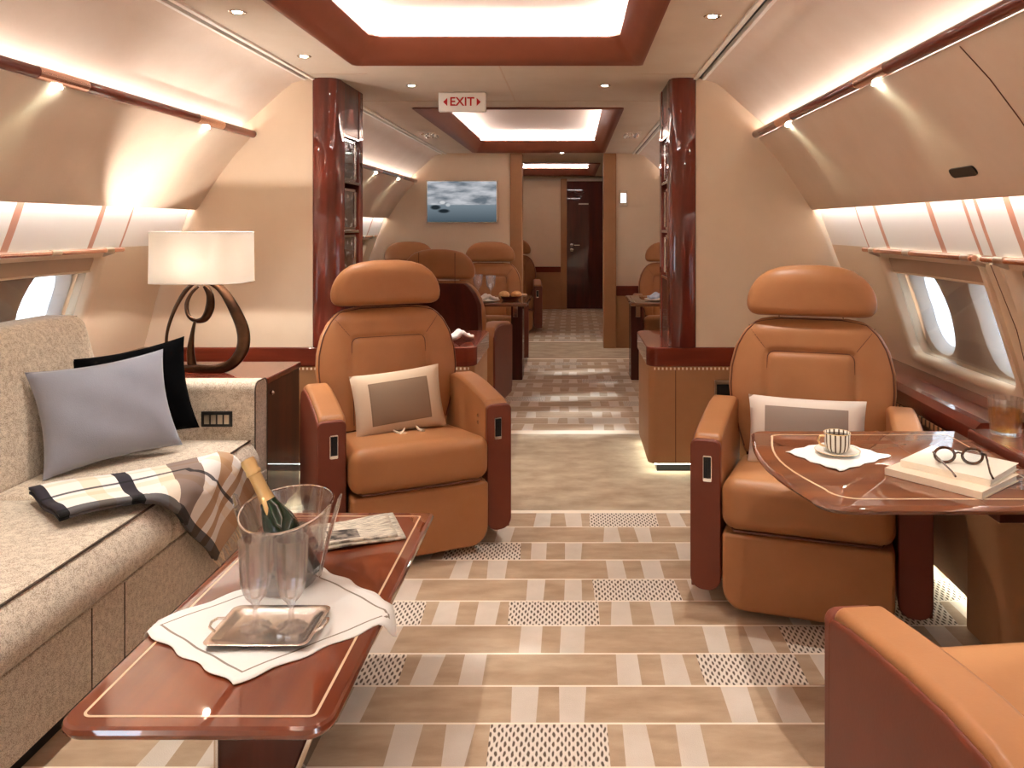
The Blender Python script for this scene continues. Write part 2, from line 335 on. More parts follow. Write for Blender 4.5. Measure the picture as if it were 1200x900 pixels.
def loft(bm, rings, cap0=True, cap1=True, ring_closed=True, loop=False):
    V = [[bm.verts.new(p) for p in r] for r in rings]; n = len(rings[0])
    k = len(V)
    for a in range(k if loop else k-1):
        A, B = V[a], V[(a+1) % k]
        for i in range(n if ring_closed else n-1):
            j = (i+1) % n
            try: bm.faces.new((A[i], A[j], B[j], B[i]))
            except ValueError: pass
    if not loop and ring_closed:
        if cap0: bm.faces.new(V[0][::-1])
        if cap1: bm.faces.new(V[-1])
    return V
def tube(bm, pts, r, n=8, closed=False, flat=1.0):
    pts = [Vector(p) for p in pts]; k = len(pts); rings = []; up = None
    for i, p in enumerate(pts):
        if closed: t = pts[(i+1) % k]-pts[i-1]
        else: t = pts[min(i+1, k-1)]-pts[max(i-1, 0)]
        t.normalize()
        if up is None:
            up = Vector((0,0,1)) if abs(t.z) < .9 else Vector((0,1,0))
        a = t.cross(up)
        if a.length < 1e-4: a = t.cross(Vector((1,0,0)))
        a.normalize(); up = a.cross(t).normalized()
        rr = r[i] if isinstance(r, (list, tuple)) else r
        rings.append([p+a*math.cos(2*PI*j/n)*rr+up*math.sin(2*PI*j/n)*rr*flat for j in range(n)])
    loft(bm, rings, loop=closed)
def lathe(bm, prof, n=28, c=(0,0,0), flute=None):
    rings = []
    for (r, z) in prof:
        ring = []
        for j in range(n):
            a = 2*PI*j/n; rr = max(r, 1e-4)
            if flute: rr *= 1+flute*(1 if j % 2 else -1)
            ring.append((c[0]+rr*math.cos(a), c[1]+rr*math.sin(a), c[2]+z))
        rings.append(ring)
    loft(bm, rings, cap0=True, cap1=True)
def rrect(w, h, r, n=5, cx=0, cy=0):
    rs = r if isinstance(r, (list, tuple)) else [r]*4   # corners: ++, -+, --, +-
    out = []
    for k, (sx, sy) in enumerate(((1,1),(-1,1),(-1,-1),(1,-1))):
        q = rs[k]; ox, oy = cx+sx*(w/2-q), cy+sy*(h/2-q)
        for i in range(n+1):
            a = PI/2*k+PI/2*i/n; out.append((ox+q*math.cos(a), oy+q*math.sin(a)))
    return out
def axis_samples(h, r, k, m):
    e = [(h-r)+r*math.tan(PI/4*i/k) for i in range(k+1)]
    mid = [-(h-r)+2*(h-r)*i/m for i in range(1, m)]
    return [-x for x in e[::-1]]+mid+e
def rbox(bm, c, s, r, k=3, m=6, fn=None):
    h = [x/2 for x in s]; r = min(r, min(h)*.98)
    ax = [axis_samples(hh, r, k, m) for hh in h]
    def place(p):
        q = [max(-(h[i]-r), min(h[i]-r, p[i])) for i in range(3)]
        d = Vector([p[i]-q[i] for i in range(3)])
        d = d.normalized()*r if d.length > 1e-9 else d
        v = Vector(q)+d
        if fn: v = fn(v, h)
        return v+Vector(c)
    for a in range(3):
        b_, c_ = (a+1) % 3, (a+2) % 3
        for sg in (-1, 1):
            g = []
            for u in ax[b_]:
                row = []
                for w in ax[c_]:
                    p = [0,0,0]; p[a] = sg*h[a]; p[b_] = u; p[c_] = w; row.append(bm.verts.new(place(p)))
                g.append(row)
            for i in range(len(g)-1):
                for j in range(len(g[0])-1): bm.faces.new((g[i][j], g[i+1][j], g[i+1][j+1], g[i][j+1]))
def crown(ct=.02, cf=0):
    def f(v, h):
        x, y, z = v
        if z > 0: z += ct*max(0, 1-(x/h[0])**2)*max(0, 1-(y/h[1])**2)
        if y < 0: y -= cf*max(0, 1-(x/h[0])**2)*max(0, 1-(z/h[2])**2)
        return Vector((x, y, z))
    return f
def grid(bm, f, nu, nv, uvname='UVMap'):
    uvl = bm.loops.layers.uv.verify()
    V = [[bm.verts.new(f(i/nu, j/nv)) for j in range(nv+1)] for i in range(nu+1)]
    for i in range(nu):
        for j in range(nv):
            fc = bm.faces.new((V[i][j], V[i+1][j], V[i+1][j+1], V[i][j+1]))
            for l, (a, b) in zip(fc.loops, ((i,j),(i+1,j),(i+1,j+1),(i,j+1))): l[uvl].uv = (a/nu, b/nv)
def pillow_bm(w, h, t, n=22, pinch=.06, wr=.0, seed=0):
    bm = BM()
    rnd = random.Random(seed); ph = [rnd.uniform(0, 6) for _ in range(4)]
    for sg in (1, -1):
        def f(u, v):
            a, b = 2*u-1, 2*v-1
            e = max(0, (1-a**4)*(1-b**4))**.55
            x = a*w/2*(1-pinch*(1-b*b)**1*(abs(a)**3)*1.0); z = b*h/2*(1-pinch*(1-a*a)*(abs(b)**3))
            y = -sg*t/2*e*(.6+.4*(1-a*a)*(1-b*b))
            y += wr*math.sin(6*a+ph[0]+3*b)*math.sin(4*b+ph[1])*e
            return (x, y, z)
        grid(bm, f, n, n)
    return bm

def tag(o, label, cat, group=None):
    o['label'] = label; o['category'] = cat
    if group: o['group'] = group
    return o
def empty(name, loc=(0,0,0), rz=0, rot=None):
    o = bpy.data.objects.new(name, None); COL.objects.link(o); o.location = loc
    o.rotation_euler = rot or (0,0,rz); o.empty_display_size = .05; return o
def thing(name, label, cat, loc=(0,0,0), rz=0, group=None, rot=None):
    return tag(empty(name, loc, rz, rot), label, cat, group)
def struct(o):
    o['kind'] = 'structure'; return o
def dup(root, loc, rz, label, group=None):
    def cp(o, p):
        c = o.copy(); COL.objects.link(c)
        if p is not None: c.parent = p
        for ch in kids.get(o.name, []): cp(ch, c)
        return c
    kids = {}
    def walk(o):
        kids[o.name] = list(o.children)
        for c in o.children: walk(c)
    walk(root)
    r = cp(root, None); r.location = loc; r.rotation_euler = (0,0,rz); r['label'] = label
    if group: r['group'] = group
    return r
def interp(tab, z):
    if z <= tab[0][0]: return tab[0][1]
    for (a, va), (b, vb) in zip(tab, tab[1:]):
        if z <= b: return va+(vb-va)*(z-a)/(b-a)
    return tab[-1][1]
def spot(name, loc, target, power, size=60, col=(1,1,.94), blend=.6, r=.02):
    l = bpy.data.lights.new(name, 'SPOT'); l.energy = power; l.spot_size = R(size); l.spot_blend = blend; l.color = col; l.shadow_soft_size = r
    o = bpy.data.objects.new(name, l); COL.objects.link(o); o.location = loc
    o.rotation_euler = (Vector(target)-Vector(loc)).to_track_quat('-Z', 'Y').to_euler(); return o

# ------------------------------------------------------------------ shell
CZ = 2.155
Y0, YP, YB, YE = -1.5, 4.28, 8.70, 12.8
WX = [(0,1.84),(.2,1.90),(.45,1.95),(.69,1.965),(.76,1.945),(1.0,1.885),(1.22,1.797),(1.25,1.787),(1.336,1.755),(1.44,1.72),(1.54,1.685)]
def wx(z): return interp(WX, z)

def carpet():
    bm = BM(); Q = []
    def quad(x0, x1, y0, y1, mi):
        if x1-x0 < 1e-5 or y1-y0 < 1e-5: return
        f = bm.faces.new([bm.verts.new(p) for p in ((x0,y0,0),(x1,y0,0),(x1,y1,0),(x0,y1,0))]); f.material_index = mi
    XL, XR, P = -1.98, 1.98, .61
    known = {(0,0):1,(0,-1):0,(0,1):0,(1,0):0,(1,1):0,(2,-1):1,(2,0):0,(2,1):1,(3,0):0,(3,1):0,(3,2):1,(4,-1):1,(4,0):1,(4,1):0,(5,0):0,(5,1):1,(6,0):0,(6,1):0,(6,-1):0,(7,0):1,(7,1):0,(8,0):0,(8,1):0,(9,1):1,(9,0):0}
    rnd = random.Random(3)
    def rows(ya, yb, base, h, pitch_scale=1.0):
        i0 = math.floor((ya-base)/h+1e-6); i = i0
        while base+i*h < yb-1e-6:
            a, b = max(ya, base+i*h), min(yb, base+(i+1)*h)
            off = .31 if i % 2 == 0 else 0.0
            segs = []
            for j in range(-5, 6):
                c = off+j*P
                t = known.get((i, j)) if base < 2.2 else None
                if t is None: t = 1 if rnd.random() < .33 else 0
                if t: segs += [(c-.2, c-.157, 1), (c-.157, c+.157, 2), (c+.157, c+.2, 1)]
                else: segs += [(c-.2, c+.2, 1)]
                segs += [(c+.2, c+.27, 0), (c+.27, c+.34, 1), (c+.34, c+.41, 0)]
            l = .008
            x = XL
            quad(XL, XR, a, min(b, a+l), 3)
            jit = lambda: (rnd.random()-.5)*.014
            lo, hi = x, x; pm = 0
            for (p, q, mi) in segs+[(XR, XR, 0)]:
                if q <= XL+.03: continue
                p2 = min(max(p, XL), XR); fixed = p2 in (XL, XR)
                nl, nh_ = (p2, p2) if fixed else (p2+jit(), p2+jit())
                if p2 > x:
                    f = bm.faces.new([bm.verts.new(v) for v in ((lo,a+l,0),(nl,a+l,0),(nh_,b,0),(hi,b,0))]); f.material_index = pm
                    lo, hi, x = nl, nh_, p2
                pm = mi
                if p2 >= XR: break
            i += 1
    rows(Y0, 3.692, 1.953, .174)
    quad(XL, XR, 3.692, 3.73, 3); quad(XL, XR, 3.73, 5.10, 4); quad(XL, XR, 5.10, 5.18, 3)
    rows(5.18, 7.964, 5.18, .174)
    quad(XL, XR, 7.964, 8.02, 3); quad(XL, XR, 8.02, 9.15, 4); quad(XL, XR, 9.15, 9.2, 3)
    rows(9.2, YE+.1, 9.2, .174)
    o = build('floor', bm, None, mats=[M['c_pale'], M['c_brown'], M['c_rope'], M['c_line'], M['c_plain']], smooth=False)
    struct(o)
    bm = BM(); box(bm, -2.1, 2.1, Y0-.1, YE+.2, -.12, -.004); struct(build('floor_base', bm, M['c_plain'], smooth=False))
carpet()

TRAYS = [(-.9, 3.9), (5.33, 8.52), (10.0, 12.5)]
def ceiling():
    bm = BM(); hw = .714; W = 1.052
    def q(x0, x1, y0, y1): box(bm, x0, x1, y0, y1, CZ, CZ+.02)
    q(-W, -hw, Y0-.1, YE+.1); q(hw, W, Y0-.1, YE+.1)
    ys = [Y0-.1]+[v for t in TRAYS for v in t]+[YE+.1]
    for a, b in zip(ys[::2], ys[1::2]): q(-hw, hw, a, b)
    struct(build('ceiling', bm, M['ceil'], smooth=False))
    # dark ventilation slot along each side of the flat ceiling
    for s in (-1, 1):
        bm = BM(); box(bm, min(s*1.050, s*1.082), max(s*1.050, s*1.082), Y0, YE, CZ+.012, CZ+.03)
        struct(build('trim_1' if s < 0 else 'trim_2', bm, M['black'], smooth=False))
        for k, (xa, xb) in enumerate(((1.030,1.050),(1.078,1.094))):  # white strips stand in for the glow along both slot edges
            bm = BM(); box(bm, min(s*xa, s*xb), max(s*xa, s*xb), Y0, YE, CZ-.010, CZ+.02)
            struct(build('trim_%d' % (11+k+(2 if s > 0 else 0)), bm, M['white'], smooth=False))
    # panel joints of the ceiling
    bm = BM()
    for (x0, x1, y) in ((-1.05,-.714,4.15),(.714,1.05,4.15),(-1.05,1.05,5.05)):
        box(bm, x0, x1, y, y+.006, CZ-.0015, CZ)
    box(bm, .0, .006, 3.92, 5.05, CZ-.0015, CZ)
    struct(build('trim_3', bm, M['bin'], smooth=False))
ceiling()

def cove(y0, y1, label):
    t = thing('ceiling_cove_light', label, 'ceiling light', (0, (y0+y1)/2, CZ), group=None)
    L = (y1-y0)/2
    def ring(off, z, rc=.0): # rectangle inset by off with small chamfers
        a, b = .716-off, L-off+.002
        c = .02+off*.25
        return [(a, b-c, z), (a-c, b, z), (-a+c, b, z), (-a, b-c, z), (-a, -b+c, z), (-a+c, -b, z), (a-c, -b, z), (a, -b+c, z)]
    bm = BM()
    loft(bm, [ring(-.004, .01), ring(-.004, -.008), ring(.02, -.012), ring(.055, .02), ring(.095, .065), ring(.118, .105), ring(.112, .115), ring(.06, .118), ring(-.03, .12)], cap0=False, cap1=False)
    build('cove_frame', bm, M['cove_leather'], t, angle=50)
    bm = BM()
    for yy in (-L+.06, L-.06): box(bm, -.003, .003, yy-.055, yy+.055, .0, .001)
    bm.free()
    bm = BM()
    rr = lambda off, z: ring(off, z)
    loft(bm, [ring(-.03, .12), ring(-.03, .16), ring(.03, .195), ring(.16, .215)], cap0=False, cap1=True)
    build('cove_panel', bm, M['cove_paint'], t, angle=60)
    bm = BM(); a = .716-.075; b = L-.075
    for (p, q) in (((-a,-b),(a,-b)), ((a,-b),(a,b)), ((a,b),(-a,b)), ((-a,b),(-a,-b))):
        x0, x1 = sorted((p[0], q[0])); y0_, y1_ = sorted((p[1], q[1]))
        box(bm, x0-.008, x1+.008, y0_-.008, y1_+.008, .122, .128)
    build('light_strip', bm, M['led_tray'], t, smooth=False)
    return t
cove(*TRAYS[0], 'large leather framed light cove in the ceiling nearest the viewer')
cove(*TRAYS[1], 'middle leather framed light cove behind the exit sign')
cove(*TRAYS[2], 'farthest leather framed light cove beyond the doorway')

def side_wall(s, name, y0, y1, wins):
    """lining below the overhead bins, with openings at the windows"""
    zs = [0, .2, .45, .60, .69, .76, 1.0, 1.22, 1.25, 1.336, 1.44, 1.54]
    hw = .44
    stripes = []
    for w in wins:
        stripes += [(w+.33, .035), (w-.20, .04), (w-.47, .022), (w-.55, .022)]+([(w+.565, .014)] if w > 3 and w < 4 else [])
    ys = {y0, y1}
    for w in wins: ys |= {w-hw, w+hw}
    for c, d in stripes: ys |= {c-d/2, c+d/2}
    ys = sorted(v for v in ys if y0 <= v <= y1)
    bm = BM()
    for ya, yb in zip(ys, ys[1:]):
        ym = (ya+yb)/2
        for za, zb in zip(zs, zs[1:]):
            inwin = any(abs(ym-w) < hw for w in wins) and .75 < (za+zb)/2 < 1.22
            if inwin: continue
            f = bm.faces.new([bm.verts.new(p) for p in ((s*wx(za),ya,za),(s*wx(za),yb,za),(s*wx(zb),yb,zb),(s*wx(zb),ya,zb))])
            if zb <= .61: f.material_index = 1
            elif zb <= .70: f.material_index = 1
            elif za >= 1.25-1e-6: f.material_index = 3 if any(abs(ym-c) < d/2 for c, d in stripes) else 2
            else: f.material_index = 0
    o = build(name, bm, None, mats=[M['cream'], M['leather_wall'], M['white'], M['stripe']], angle=30, recalc=False)
    return struct(o)
WF = [3.18, 2.11, 1.04, -.03, -1.1]; WR = [5.75, 6.82, 7.89]; WT = [9.6, 10.7, 11.8]
for s, nm in ((-1, 'left'), (1, 'right')):
    side_wall(s, 'wall_'+nm, Y0, YP+.5, WF)
    side_wall(s, 'wall_rear_'+nm, YP+.5, YB, WR)
    side_wall(s, 'wall_aft_'+nm, YB, YE, WT[:0])

wn_ = [0]
def window(s, w):
    wn_[0] += 1
    t = struct(empty('window_%d' % wn_[0], (0, w, 0)))
    hw, z0, z1 = .44, .76, 1.22
    def onwall(y, z, off): return (s*(wx(z)+off), y, z)
    def ring(dy, dz, off, r=.05, n=5):
        out = []
        for (y, z) in rrect(2*(hw+dy), (z1-z0)+2*dz, [.02,.02,r,r], n, 0, (z0+z1)/2): out.append(onwall(y, z, off))
        return out
    bm = BM()
    loft(bm, [ring(.03,.03,.004), ring(.03,.03,-.012), ring(.02,.02,-.016), ring(-.002,-.002,-.012), ring(-.012,-.012,.0), ring(-.014,-.014,.07)], cap0=False, cap1=False)
    build('window_frame', bm, M['cream'], t, angle=50)
    # surround plate with two oval portholes, set back in the recess
    bm = BM(); nh = 24
    def hole(cy, sx, sz, n=nh):
        out = []
        for i in range(n):
            a = 2*PI*i/n; ca, sa = math.cos(a), math.sin(a)
            e = (abs(ca)**2.6+abs(sa)**2.6)**(-1/2.6)
            out.append((cy+ca*e*sx, sa*e*sz))
        return out
    def square(c0, c1, zz0, zz1, cy, cz, n=nh):
        out = []
        for i in range(n):
            a = 2*PI*i/n; ca, sa = math.cos(a), math.sin(a); k = 1e9
            if ca > 1e-6: k = min(k, (c1-cy)/ca)
            if ca < -1e-6: k = min(k, (c0-cy)/ca)
            if sa > 1e-6: k = min(k, (zz1-cz)/sa)
            if sa < -1e-6: k = min(k, (zz0-cz)/sa)
            out.append((cy+ca*k, sa*k))
        return out
    OFF = .07
    cz = (z0+z1)/2-.0
    def sk(y, dz, off=OFF): z = cz+dz; return (s*(wx(z)+off), y, z)
    for cy, c0, c1 in ((-.266, -.47, 0), (.266, 0, .47)):
        O = square(c0, c1, z0-.03, z1+.03, cy, cz); H = hole(cy, .150, .205)
        # insert the rectangle corners exactly by nudging the nearest samples
        for qy in (c0, c1):
            for qz in (z0-.03-cz, z1+.03-cz):
                k = min(range(nh), key=lambda i: (O[i][0]-qy)**2+(O[i][1]-qz)**2); O[k] = (qy, qz)
        loft(bm, [[sk(*p) for p in O], [sk(*p) for p in H]], cap0=False, cap1=False)
    build('porthole_surround', bm, M['skin'], t, angle=40)
    for cy in (-.266, .266):
        bm = BM()
        loft(bm, [[sk(*p) for p in hole(cy, .152, .207)], [sk(*p, OFF+.006) for p in hole(cy, .142, .197)], [sk(*p, OFF+.05) for p in hole(cy, .116, .168)]], cap0=False, cap1=False)
        pr = build('porthole', bm, M['reveal'], t)
        bm = BM(); loft(bm, [[sk(*p, OFF+.045) for p in hole(cy, .118, .17)], [sk(*p, OFF+.048) for p in hole(cy, .118, .17)]])
        build('pane', bm, M['outer_pane'], pr)
    # lowered blind edge over the glass, then the inner pane
    bm = BM()
    loft(bm, [[onwall(-hw+.012, z1-.012, .02), onwall(hw-.012, z1-.012, .02), onwall(hw-.012, 1.142, .02), onwall(-hw+.012, 1.142, .02)],
              [onwall(-hw+.012, z1-.012, .028), onwall(hw-.012, z1-.012, .028), onwall(hw-.012, 1.142, .028), onwall(-hw+.012, 1.142, .028)]])
    sb = build('blind', bm, M['blind'], t, smooth=False)
    bm = BM(); tube(bm, [onwall(-hw+.012, 1.142, .018), onwall(hw-.012, 1.142, .018)], .005, 6)
    build('blind_rail', bm, M['cream'], sb)
    bm = BM()
    loft(bm, [[onwall(-hw+.012, 1.14, .03), onwall(hw-.012, 1.14, .03), onwall(hw-.012, z0+.013, .03), onwall(-hw+.012, z0+.013, .03)],
              [onwall(-hw+.012, 1.14, .034), onwall(hw-.012, 1.14, .034), onwall(hw-.012, z0+.013, .034), onwall(-hw+.012, z0+.013, .034)]])
    build('inner_pane', bm, M['pane'], t, smooth=False)
    # rose metal rail above the recess with collars, posts between the units
    bm = BM(); tube(bm, [(s*1.742, -.505, 1.24), (s*1.742, .51, 1.24)], .0105, 10)
    rl = build('curtain_rail', bm, M['rose'], t)
    for yy in (-.455, .03, .40):
        bm = BM(); tube(bm, [(s*1.742, yy-.028, 1.24), (s*1.742, yy+.028, 1.24)], .0135, 10); build('collar', bm, M['brushed'], rl)
    for yy in (-.49, .44):
        bm = BM(); tube(bm, [(s*1.742, yy, 1.235), (s*1.80, yy, 1.215)], .011, 8); build('bracket', bm, M['brushed'], rl)
    bm = BM()
    prof = [z0-.07, .76, .9, 1.0, 1.1, 1.22]
    for yy, wd in ((-.535, .045),):
        loft(bm, [[(s*(wx(z)-.014), yy-wd, z), (s*(wx(z)-.014), yy+wd, z), (s*(wx(z)+.004), yy+wd+.006, z), (s*(wx(z)+.004), yy-wd-.006, z)] for z in prof])
    build('mullion', bm, M['cream'], t, angle=30)
    bm = BM(); tube(bm, [(s*(wx(z)-.0145), -.535, z) for z in prof], .0018, 6)
    build('mullion_seam', bm, M['seam'], t)
    return t
for s in (-1, 1):
    for w in WF[:4]: window(s, w)
    for w in WR: window(s, w)

def bin_(s, y0, y1, label, lights, vent=None, joints=()):
    t = thing('overhead_bin', label, 'overhead bin', (0, y0, 0))
    L = y1-y0
    C = [(1.082,2.168),(1.085,2.150),(1.155,2.130),(1.20,2.095),(1.30,2.005),(1.39,1.925),(1.435,1.885),(1.447,1.85),(1.40,1.838)]
    bm = BM(); loft(bm, [[(s*x, 0, z) for x, z in C], [(s*x, L, z) for x, z in C]], ring_closed=False)
    build('cove_panel', bm, M['suede'], t, angle=60)
    Pn = [(1.40,1.842),(1.386,1.832),(1.392,1.822),(1.47,1.737),(1.55,1.63),(1.62,1.525),(1.672,1.445),(1.680,1.438),(1.686,1.444),(1.66,1.50)]
    bm = BM(); loft(bm, [[(s*x, 0, z) for x, z in Pn], [(s*x, L, z) for x, z in Pn]], ring_closed=False)
    build('bin_door', bm, M['bin'], t, angle=60)
    if joints:
        for j in joints:
            bm = BM(); tube(bm, [(s*(x-.001), j-y0+(1.83-z)*.0, z) for x, z in Pn[2:7]], .002, 5); build('joint', bm, M['seam'], t)
    bm = BM(); rr = .0215
    tube(bm, [(s*1.372, 0, 1.852), (s*1.372, L, 1.852)], rr, 14)
    rl = build('rail', bm, M['wood'], t)
    for ly in lights:
        bm = BM(); tube(bm, [(s*1.372, ly-y0-.13, 1.852), (s*1.372, ly-y0+.13, 1.852)], rr+.001, 14)
        sl = build('reading_light', bm, M['rose'], rl)
        bm = BM(); lathe(bm, [(.0, -.004), (.018, -.003), (.018, .004), (0, .005)], 14, (s*1.388, ly-y0, 1.822))
        build('lens', bm, M['lens'], rl)
        spot('reading_spot', (s*1.375, ly, 1.812), (s*1.56, ly-.10, 1.35), 1.3, 85, (.82,1,.76), 1.0, .02)
    bm = BM(); box(bm, min(s*1.405, s*1.418), max(s*1.405, s*1.418), .02, L-.02, 1.846, 1.853)
    build('light_strip', bm, M['led_side'], t, smooth=False)
    bm = BM(); box(bm, min(s*1.650, s*1.664), max(s*1.650, s*1.664), .02, L-.02, 1.498, 1.505)
    build('lower_light_strip', bm, M['led_valance'], t, smooth=False)
    if vent:
        bm = BM(); prism(bm, [(a, b) for a, b in rrect(.16, .034, .016, 5)], 'z', 0, .006)
        ang = math.atan2(1.63-1.445, 1.672-1.55)
        o = build('latch', bm, M['black'], t, loc=(s*1.6195, vent-y0, 1.524))
        o.rotation_euler = (0, 0, PI/2)
        o.rotation_euler = Matrix(((0, s*math.cos(ang), -s*math.sin(ang)), (1, 0, 0), (0, -math.sin(ang), -math.cos(ang)))).to_euler()
    return t
bin_(-1, Y0, YP, 'overhead bin above the sofa on the left wall', [3.77, 2.68, 1.3], joints=(1.6,))
bin_(1, Y0, YP, 'overhead bin above the windows on the right, with black latch', [3.68, 2.61, 1.2], vent=2.5, joints=(2.06,))
bin_(-1, YP+.49, YB, 'overhead bin of the rear cabin, left of the television', [7.0, 7.9])
bin_(1, YP+.49, YB, 'overhead bin of the rear cabin, behind the right cabinet', [7.0, 7.9])
for s in (-1, 1):
    C = [(1.06,2.16),(1.155,2.130),(1.30,2.005),(1.40,1.87),(1.40,1.82),(1.55,1.63),(1.672,1.445),(1.70,1.50)]
    bm = BM(); loft(bm, [[(s*x, YB, z) for x, z in C], [(s*x, YE, z) for x, z in C]], ring_closed=False)
    struct(build('wall_upper_'+('left' if s < 0 else 'right'), bm, M['suede'], angle=50))

# partitions above the credenzas
OUT = [(1.97,.69),(1.95,.76),(1.89,1.0),(1.80,1.22),(1.757,1.336),(1.70,1.46),(1.672,1.447),(1.55,1.632),(1.392,1.824),(1.40,1.90),(1.30,2.004),(1.155,2.131),(1.06,2.158)]
def section(x_in, z_in, zt=CZ):
    return [(x_in, z_in)]+OUT+[(x_in, zt)]
for s in (-1, 1):
    bm = BM(); prism(bm, [(s*x, z) for x, z in [(1.045,.69)]+[(x+.03*(x > 1.2), z) for x, z in OUT]+[(1.045, CZ)]], 'y', YP, YP+.48)
    struct(build('wall_partition_'+('left' if s < 0 else 'right'), bm, M['wall'], smooth=False))
    # bulkhead far
    x0 = .324 if s < 0 else .85
    bm = BM(); prism(bm, [(s*x, z) for x, z in [(x0,0),(1.88,0),(2.0,.5)]+[(x+.03*(x > 1.2), z) for x, z in OUT]+[(x0, CZ)]], 'y', YB, YB+.1)
    struct(build('wall_bulkhead_'+('left' if s < 0 else 'right'), bm, M['wall'], smooth=False))
    xa, xb = sorted((s*x0, s*1.93))
    bm = BM(); box(bm, xa, xb, YB-.035, YB, .58, .69); struct(build('trim_4' if s < 0 else 'trim_5', bm, M['woodx'], bevel=.006))
    bm = BM(); box(bm, xa, xb, YB-.012, YB, .0, .58); struct(build('wall_dado_'+('left' if s < 0 else 'right'), bm, M['leather_wall'], smooth=False))
for i, (xa, xb) in enumerate(((-.324,-.19),(.71,.85))):
    bm = BM(); box(bm, xa, xb, YB-.03, YB+.16, 0, CZ); struct(build('trim_%d' % (6+i), bm, M['leather_wall'], bevel=.008))
# end wall and the wall behind the viewer
bm = BM(); box(bm, -2.0, 2.0, YE, YE+.1, 0, 2.4); struct(build('wall_front', bm, M['wall'], smooth=False))
bm = BM(); box(bm, -2.0, 2.0, Y0-.1, Y0, 0, 2.4); struct(build('wall_back', bm, M['wall'], smooth=False))
bm = BM(); box(bm, -1.95, .17, YE-.03, YE, .60, .69); struct(build('trim_8', bm, M['woodx'], bevel=.006))
bm = BM(); box(bm, -1.95, .17, YE-.012, YE, 0, .60); struct(build('wall_dado_front', bm, M['leather_wall'], smooth=False))
bm = BM(); box(bm, .17, .27, YE-.05, YE, 0, 2.12); struct(build('trim_9', bm, M['leather_wall'], bevel=.006))
bm = BM(); box(bm, -1.95, 1.95, YE-.01, YE+.0, 2.09, 2.155); struct(build('trim_10', bm, M['ceil'], smooth=False))
d = struct(empty('door_1', (.56, YE, 0)))
bm = BM(); box(bm, -.29, .29, -.05, -.012, .01, 2.08); dp = build('door_panel', bm, M['wood_dark'], d, bevel=.004)
bm = BM()
for z in (1.04, .96): lathe(bm, [(0,0),(.022,.0),(.024,.015),(.014,.03),(0,.032)], 14, (0,0,0)) if False else None
bm.free()
for z in (1.045, .965):
    bm = BM(); lathe(bm, [(0,0),(.02,0),(.028,.012),(.028,.03),(.018,.04),(0,.042)], 16); build('knob', bm, M['chrome'], dp, loc=(-.21, -.05, z), rot=(PI/2,0,0))
bm = BM()
pts = [(-.17+.16*i/8, -.056, 1.90-.02*math.sin(PI*i/8)) for i in range(9)]; tube(bm, pts, .012, 8, flat=.5); build('plaque', bm, M['brushed'], dp)
bm = BM(); box(bm, -.10, .06, -.054, -.05, 1.70, 1.72); build('placard', bm, M['brushed'], dp)
bm = BM(); box(bm, -.17, -.08, -.056, -.052, 1.035, 1.047); build('latch_plate', bm, M['brushed'], dp)

# ------------------------------------------------------------------ side ledges
def ledge(s, name_label, pts, y0, y1):
    t = struct(empty(name_label))
    # pts: list of (y, x_inner)
    def ring(y, xi):
        xo = 1.975
        return [(s*xi, y, .60), (s*(xi-.012), y, .62), (s*(xi-.01), y, .665), (s*(xi+.012), y, .688), (s*xo, y, .692), (s*xo, y, .60)]
    bm = BM(); loft(bm, [ring(y, x) for y, x in pts]); build('ledge_top', bm, M['wood'], t, angle=35)
    bm = BM(); loft(bm, [[(s*(x+.008), y, .60), (s*(x+.02), y, .05), (s*1.9, y, .05), (s*1.95, y, .60)] for y, x in pts]); build('dado_panel', bm, M['leather_wall'], t, angle=35)
    # row of stitches below the wood edge
    bm = BM(); loft(bm, [[(s*(x-.004), y, .578), (s*(x+.012), y, .578), (s*(x+.012), y, .602), (s*(x-.004), y, .602)] for y, x in pts]); build('stitching', bm, M['dash_y'], t, smooth=False)
    return t
ledge(1, 'wall_ledge_right', [(2.64,1.735),(3.0,1.74),(3.6,1.75),(YP,1.77)], 2.64, YP-.02)
ledge(1, 'wall_ledge_near_right', [(Y0,1.78),(1.78,1.78)], 1.0, 1.7)
ledge(-1, 'wall_ledge_left', [(Y0,1.86),(3.0,1.86),(3.43,1.86)], 3.0, 3.4)
ledge(-1, 'wall_ledge_far_left', [(3.87,1.80),(YP,1.78)], 3.9, YP-.02)

